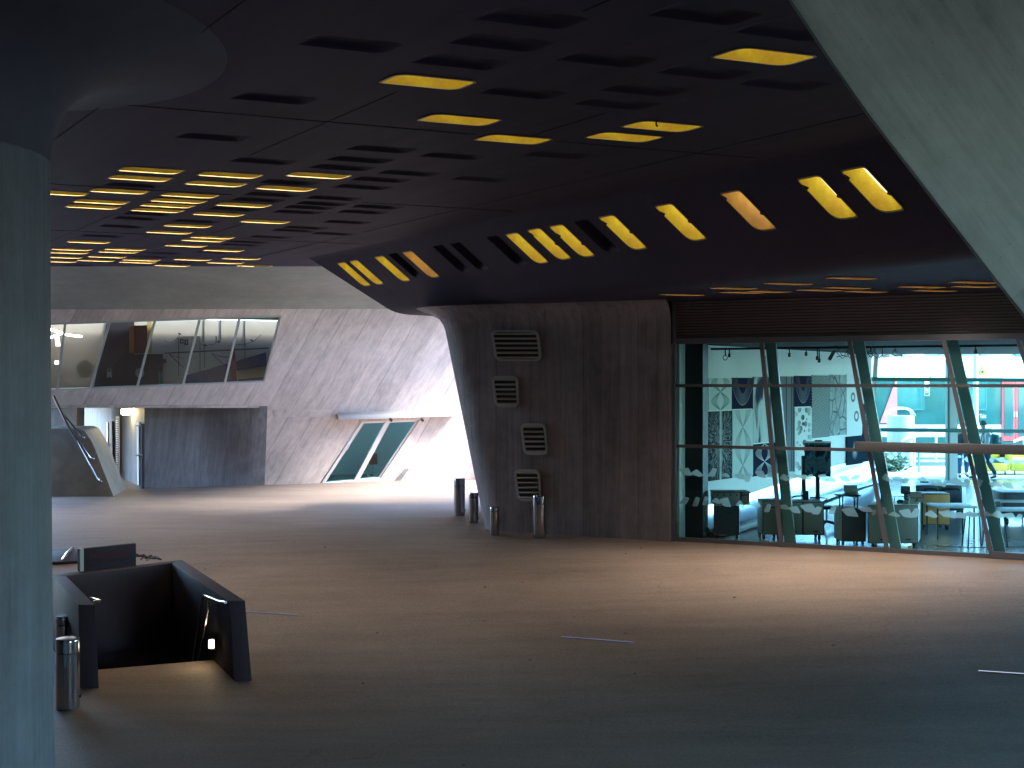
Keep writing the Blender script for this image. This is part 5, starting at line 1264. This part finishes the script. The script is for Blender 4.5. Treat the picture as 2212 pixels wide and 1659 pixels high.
# catenary pole
pl_ = thing('steel_pole', 'pale steel pole in front of the tram', 'pole', P(2107, 954, 43))
MB().tube([P(2107.5, 962, 43), P(2107.5, 600, 43)], .095, 16).build('shaft', plain('galvanised_steel', (.55, .60, .66), .4, .3), pl_, smooth=True)
MB().lathe([(.16, 0), (.16, .05), (.1, .07)], z3(P(2107.5, 962, 43), gz(17.5, 43)), 16).build('base_collar', M['alu'], pl_)
# waste bin
by = 40.5
bn = thing('waste_bin', 'big pale grey round litter bin with a slanted open top in front of the tram', 'litter bin', P(1945, 962, by))
cb3 = P(1945.5, 900, by); cb3.z = gz(cb3.x, by); rr_ = 28*by/F; ht_ = Z(898, by)-cb3.z
MB().lathe([(rr_*.98, 0), (rr_, .03), (rr_, ht_), (rr_*.9, ht_+.01)], cb3, 32).build('drum', plain('pale_grey_bin', (.52, .53, .54), .45), bn, smooth=True)
rings = []
for k in range(25):
    a = math.pi*k/24; rings.append(cb3+Vector((-rr_*math.cos(a)*1.0, 0, ht_+.26*math.sin(a)**.7)))
mb = MB(); 
for dy in (-.4, .0): pass
mb.loft([[p+Vector((0, -rr_*.5, -.02)) for p in rings], [p+Vector((0, .0, .05)) for p in rings], [p+Vector((0, rr_*.7, .0)) for p in rings]], cap=False, closed=False)
mb.build('hood', M['tramwhite'], bn, smooth=True)
MB().lathe([(rr_*.88, ht_+.004), (.01, ht_+.004)], cb3, 24, cap=False).build('opening', M['black'], bn)
# steps, handrail, bank
def step_rail(name, pts, r, mat, par): return MB().tube(pts, r, 8).build(name, mat, par, smooth=True)
stp_ = thing('stone_steps', 'low grey stone steps between the planted bank and the tram stop', 'steps', P(2000, 1006, 40.3))
for k, (y0, y1, Y) in enumerate(((1006, 998, 40.2), (996, 988, 41.4))):
    a, b = P(1938+18*k, y0, Y), P(2300, y0, Y)
    MB().prism([z3(a, a.z-.4), z3(b, a.z-.4), z3(b, Z(y1, Y)), z3(a, Z(y1, Y))], (0, 1.4, 0)).build('step', plain('step_stone', (.20, .21, .20), .8, grain=.3, gscale=3), stp_)
MB().prism([z3(P(1870, 1000, 42.6), .5), z3(P(2500, 1000, 42.6), .5), z3(P(2500, 1000, 42.6), 1.05), z3(P(1870, 1000, 42.6), 1.05)], (0, 2.6, 0)).build('platform', M['paving'], stp_)
hr4 = thing('white_handrail', 'white tubular handrail rising beside the stone steps', 'handrail', P(1975, 1000, 40))
step_rail('rail', [P(1947, 954, 40), P(1955, 948, 40), P(2013, 934, 40.4), P(2060, 933, 41.5)], .045, M['white'], hr4)
for (x, y0, y1) in ((1975, 944, 1010), (2022, 936, 998)): step_rail('post', [P(x, y0, 40), P(x, y1, 40)], .04, M['white'], hr4)
o = step_rail('marker_post', [P(1984.5, 972, 38.5), P(1984.5, 1023, 38.5)], .035, plain('teal_post', (.16, .36, .38), .4, .2), None); tag(o, 'thin teal post standing on the pale paving behind the hall', 'post')
hr5 = thing('white_handrail', 'white handrail rising at the right in front of the red tram door', 'handrail', P(2212, 950, 40))
step_rail('rail', [P(2190, 954, 40), P(2230, 938, 40), P(2300, 922, 40)], .045, M['white'], hr5); step_rail('post', [P(2212, 946, 40), P(2212, 1000, 40)], .04, M['white'], hr5)
# pale paving sheet outside (rests just above the ground)
rr = []
for i in range(13):
    x = 3+45*i/12; rr.append([(x, y, gz(x, y)+.006) for y in [35.75+1.2*k for k in range(7)]+[43.5, 45]])
o = MB().loft(rr, cap=False, closed=False).build('paving', M['paving'], smooth=True); tag(o, kind='structure')
# shrubs on the bank: leaf clusters
def leafmat(name, c1, c2):
    k = N(name); b = k.n('BsdfPrincipled'); oi = k.n('TexCoord').outputs['Object']; nz = k.noise(oi, 3, 4)
    k.l(k.mix(nz, c1, c2), b.inputs['Base Color']); b.inputs['Roughness'].default_value = .55; k.l(b.outputs[0], k.out.inputs[0]); return k.m
M['leaf'] = leafmat('shrub_leaves', (.03, .07, .045), (.07, .13, .07)); M['bare'] = leafmat('bare_twigs', (.10, .085, .065), (.16, .13, .10)); M['bark'] = plain('bark', (.09, .07, .055), .9, grain=.3, bump=.4)
def shrub(name, lab, cat, c, r, n, mat, seed, group, trunk=0):
    rs = random.Random(seed); t = thing(name, lab, cat, c, group); mb = MB(); mt = MB(); c = Vector(c)
    if trunk: mt.tube([c, c+Vector((.1, 0, trunk*.6)), c+Vector((0, .1, trunk*1.3))], [.16, .12, .05], 8)
    for k in range(9):
        a = rs.uniform(0, 6.28); e = c+Vector((r[0]*.8*math.cos(a)*rs.random(), r[1]*.8*math.sin(a)*rs.random(), trunk+r[2]*(.8+.9*rs.random())))
        s = c+Vector((0, 0, trunk*rs.uniform(.6, 1.1))); mt.tube([s, s.lerp(e, .5)+Vector((rs.uniform(-.1, .1), 0, .1)), e], [.05 if trunk else .02, .03 if trunk else .014, .01], 5)
    cl = [(rs.uniform(-1, 1), rs.uniform(-1, 1), rs.uniform(-1, 1)) for _ in range(26)]
    for k in range(n):
        q = cl[rs.randrange(26)]; p = Vector((q[0]*.75+rs.gauss(0, .18), q[1]*.75+rs.gauss(0, .18), q[2]*.7+rs.gauss(0, .18)))
        if p.length > 1.15: continue
        p = c+Vector((p.x*r[0], p.y*r[1], trunk+r[2]+p.z*r[2])); s = rs.uniform(.06, .13)*(1+trunk*.25)
        u = Vector((rs.gauss(0, 1), rs.gauss(0, 1), rs.gauss(0, .6))).normalized(); v = u.orthogonal().normalized()
        mb.add([p-u*s, p+v*s*.45, p+u*s, p-v*s*.45], [(0, 1, 2, 3)])
    mt.build('trunk', M['bark'], t); mb.build('crown' if trunk else 'foliage', mat, t, fix=False)
shrub('shrub', 'low green shrub spilling over the bank left of the stone steps', 'shrub', (12.9, 38.9, .62), (.75, .5, .34), 900, M['leaf'], 1, 'low shrubs on the bank')
shrub('shrub', 'dense dark shrub on the bank nearest the white post', 'shrub', (12.35, 40.2, .7), (.6, .6, .36), 800, M['leaf'], 2, 'low shrubs on the bank')
for k, (x, y, s) in enumerate(((17, 58, 1.0), (21.5, 62, 1.2), (27, 59, 1.05), (33, 63, 1.3), (11, 64, 1.1), (39, 60, 1.0))):
    shrub('bare_tree', f'brown leafless tree rising behind the tram roof, {ORD[[1, 2, 3, 4, 0, 5][k]]} from the left', 'tree', (x, y, .9), (2.6*s, 2.0, 2.0*s), 1500, M['bare'], 30+k, 'leafless trees behind the tram', 2.2*s)
# far building row closing the view beyond the tram
fb = thing('far_house', 'pale far building beyond the trees behind the tram', 'building', (24, 78, .9))
MB().box((24, 80, 3.4), (60, 8, 5.2)).build('wall', plain('far_render', (.45, .43, .41), .9), fb)
for k in range(16): MB().box((-2+3.4*k, 75.98, 3.8), (1.3, .06, 1.5)).build('window', M['tramglass'], fb)
MB().box((24, 80, 6.1), (61, 9, .3)).build('roof', M['cabgrey'], fb)
# yellow chairs
M['yellowchair'] = plain('yellow_chair_shell', (.80, .58, .06), .45); M['slate'] = plain('slate_cushion', (.07, .11, .12), .8)
cy_ = 37.4
def ychair(lab, xa, xb, cush):
    a, b = X(xa, cy_), X(xb, cy_); z0 = gz(a, cy_); t = thing('yellow_armchair', lab, 'armchair', ((a+b)/2, cy_+.4, z0), 'yellow armchairs outside the hall')
    MB().prism([(a+.05, cy_, z0+.12), (b-.05, cy_, z0+.12), (b, cy_, z0+.42), (a, cy_, z0+.42)], (0, .75, 0)).build('shell', M['yellowchair'], t, bevel=.05)
    MB().prism([(a-.03, cy_, z0+.14), (a+.09, cy_, z0+.14), (a+.03, cy_, z0+.68), (a-.1, cy_, z0+.68)], (0, .75, 0)).build('armrest', M['yellowchair'], t, bevel=.04)
    MB().prism([(b-.08, cy_, z0+.14), (b+.04, cy_, z0+.14), (b+.09, cy_, z0+.68), (b-.03, cy_, z0+.68)], (0, .75, 0)).build('armrest', M['yellowchair'], t, bevel=.04)
    MB().box(((a+b)/2, cy_+.72, z0+.62), (b-a, .12, .6)).build('backrest', M['yellowchair'], t, bevel=.04)
    MB().box(((a+b)/2, cy_+.33, z0+.47), (b-a-.08, .66, .14)).build('cushion', cush, t, bevel=.04)
    for u in (.12, .88): MB().bar((a+(b-a)*u, cy_+.05, z0), (a+(b-a)*u, cy_+.05, z0+.13), .04, .04, (0, 1, 0)).build('leg', M['black'], t)
ychair('yellow armchair with a slate cushion behind the walking person', 2118, 2180, M['slate'])
ychair('yellow armchair with a white cushion at the right edge', 2187, 2240, M['white'])
# ------------------------------------------------------------------ people
def skin_mesh(name, joints, bones, mat, parent, sub=2):
    me = bpy.data.meshes.new(name); me.from_pydata([j[0] for j in joints], bones, [])
    tmp = bpy.data.objects.new('tmp', me); C.objects.link(tmp)
    md = tmp.modifiers.new('skin', 'SKIN'); md.use_smooth_shade = True; md.branch_smoothing = .6
    for i, j in enumerate(joints):
        r = j[1]; me.skin_vertices[0].data[i].radius = r if isinstance(r, tuple) else (r, r)
        me.skin_vertices[0].data[i].use_root = (i == 0)
    ss = tmp.modifiers.new('sub', 'SUBSURF'); ss.levels = sub; ss.render_levels = sub
    dg = bpy.context.evaluated_depsgraph_get(); dg.update()
    m2 = bpy.data.meshes.new_from_object(tmp.evaluated_get(dg)); bpy.data.objects.remove(tmp)
    m2.materials.clear(); m2.materials.append(mat); m2.name = name
    for p in m2.polygons: p.use_smooth = True
    o = bpy.data.objects.new(name, m2); C.objects.link(o)
    if parent: o.parent = parent
    return o
M['skin'] = plain('skin', (.55, .36, .27), .5, grain=.05)
def person(lab, loc, rz, jacket, trousers, hat, hood, step, bag=None):
    """walking figure, faces local -X; step = half stride"""
    t = thing('person', lab, 'person', loc)
    V3 = lambda x, y, z: Vector((x, y, z))
    s = step; hipz = .93
    J = [(V3(0, 0, hipz), (.15, .115)), (V3(-.01, 0, 1.15), (.14, .11)), (V3(-.02, 0, 1.36), (.165, .12)), (V3(-.04, 0, 1.50), (.062, .062)), (V3(-.06, 0, 1.60), (.085, .075)), (V3(-.065, 0, 1.70), (.092, .078)), (V3(-.06, 0, 1.76), (.06, .055)),
         (V3(0, .10, .88), .098), (V3(-s*.75, .11, .50), .066), (V3(-s*.95, .11, .10), .045), (V3(-s*.95-.15, .12, .04), .036),
         (V3(0, -.10, .88), .098), (V3(s*.25, -.11, .49), .066), (V3(s*1.1, -.11, .14), .045), (V3(s*1.1-.12, -.12, .045), .036),
         (V3(-.02, .20, 1.40), .06), (V3(.10, .27, 1.13), .045), (V3(-.02, .27, .92), .034), (V3(-.06, .27, .84), .028),
         (V3(-.02, -.20, 1.40), .06), (V3(-.04, -.28, 1.13), .045), (V3(-.22, -.25, .98), .034), (V3(-.30, -.24, .95), .028)]
    Bn = [(0, 1), (1, 2), (2, 3), (3, 4), (4, 5), (5, 6), (0, 7), (7, 8), (8, 9), (9, 10), (0, 11), (11, 12), (12, 13), (13, 14), (2, 15), (15, 16), (16, 17), (17, 18), (2, 19), (19, 20), (20, 21), (21, 22)]
    body = skin_mesh('body', J, Bn, M['skin'], t)
    MB().add([V3(-.155, -.013, 1.625), V3(-.155, .013, 1.625), V3(-.185, 0, 1.60), V3(-.15, 0, 1.665)], [(0, 1, 2), (0, 2, 3), (1, 3, 2), (0, 3, 1)]).build('nose', M['skin'], None).parent = body
    for y in (-.032, .032): MB().ball(V3(-.148, y, 1.655), .013, 6, 5).build('eye', M['dark']).parent = body
    MB().box(V3(-.152, 0, 1.572), (.012, .045, .012)).build('mouth', M['maroon']).parent = body
    for y in (-.085, .085): MB().ball(V3(-.055, y, 1.64), (.028, .014, .035), 6, 5).build('ear', M['skin']).parent = body
    grow = lambda idx, g: [(J[i][0], tuple(q+g for q in J[i][1]) if isinstance(J[i][1], tuple) else J[i][1]+g) for i in idx]
    jk = grow([0, 1, 2], .035)+[(V3(-.03, 0, 1.47), (.10, .10))]+grow([15, 16, 17, 19, 20, 21], .022)
    jk[0] = (V3(0, 0, .86), (.185, .15))
    skin_mesh('jacket', jk, [(0, 1), (1, 2), (2, 3), (2, 4), (4, 5), (5, 6), (2, 7), (7, 8), (8, 9)], jacket, t)
    tr_ = grow([0, 7, 8, 9, 11, 12, 13], .02)
    skin_mesh('trousers', tr_, [(0, 1), (1, 2), (2, 3), (0, 4), (4, 5), (5, 6)], trousers, t)
    for (i, j) in ((9, 10), (13, 14)):
        a, b = J[i][0], J[j][0]; skin_mesh('shoe', [(a+V3(.03, 0, -.04), (.055, .05)), (b, (.045, .04)), (b+V3(-.07, 0, -.005), (.035, .03))], [(0, 1), (1, 2)], M['black'], t)
    if hat: MB().lathe([(.105, 1.665), (.112, 1.70), (.104, 1.76), (.07, 1.81), (.01, 1.825)], (-.055, 0, 0), 16).build('beanie', hat, t, smooth=True)
    else: MB().ball(V3(-.045, 0, 1.70), (.105, .098, .10), 14, 8).build('hair', M['dark'], t, smooth=True)
    if hood: MB().tube([V3(.02+.12*math.cos(a), .115*math.sin(a), 1.50+.03*math.cos(a)) for a in [2*math.pi*k/14-.0 for k in range(15)]], .06, 8).build('hood', hood, t, smooth=True)
    t.rotation_euler = (0, 0, rz); t.scale = (1.02, 1.02, 1.02)
    for ch in t.children:
        if ch.name.split('.')[0] in ('beanie', 'hair', 'hood'): pass
    return t
py_ = 36.0
pa = Vector((X(2128, py_), py_, gz(X(2128, py_), py_)+.006))
wk_ = person('person walking left in a pale hooded jacket, dark trousers and teal beanie', (0, 0, 0), 0, plain('pale_grey_jacket', (.46, .52, .54), .8), plain('dark_trousers', (.04, .06, .09), .8), plain('teal_beanie', (.02, .09, .10), .8), plain('pale_hood', (.58, .62, .62), .8), .26)
wk_.location = pa
bpk = thing('backpack', 'dark teal backpack worn by the walking person', 'backpack', (0, 0, 0))
bm_ = plain('teal_backpack', (.03, .12, .13), .7)
MB().box((.30, 0, 1.16), (.22, .30, .50)).build('bag_body', bm_, bpk, bevel=.07, seg=3); MB().box((.43, 0, 1.06), (.09, .24, .24)).build('front_pocket', bm_, bpk, bevel=.035)
for y in (-.12, .12): MB().tube([(.22, y, 1.38), (.10, y, 1.50), (-.13, y, 1.42), (-.18, y, 1.22), (.0, y*1.5, 1.02), (.22, y, .98)], .018, 6).build('strap', M['black'], bpk)
bpk.location = pa
pb = Vector((X(2080, 36.6), 36.6, gz(X(2080, 36.6), 36.6)+.006))
p2 = person('person in a dark jacket and blue jeans, half hidden behind the third mullion', (0, 0, 0), 0, plain('dark_navy_jacket', (.02, .035, .045), .8), plain('blue_jeans', (.03, .13, .25), .8), None, None, .07)
p2.location = pb; p2.rotation_euler = (0, 0, R(80)); p2.scale = (1.06, 1.1, 1.0)
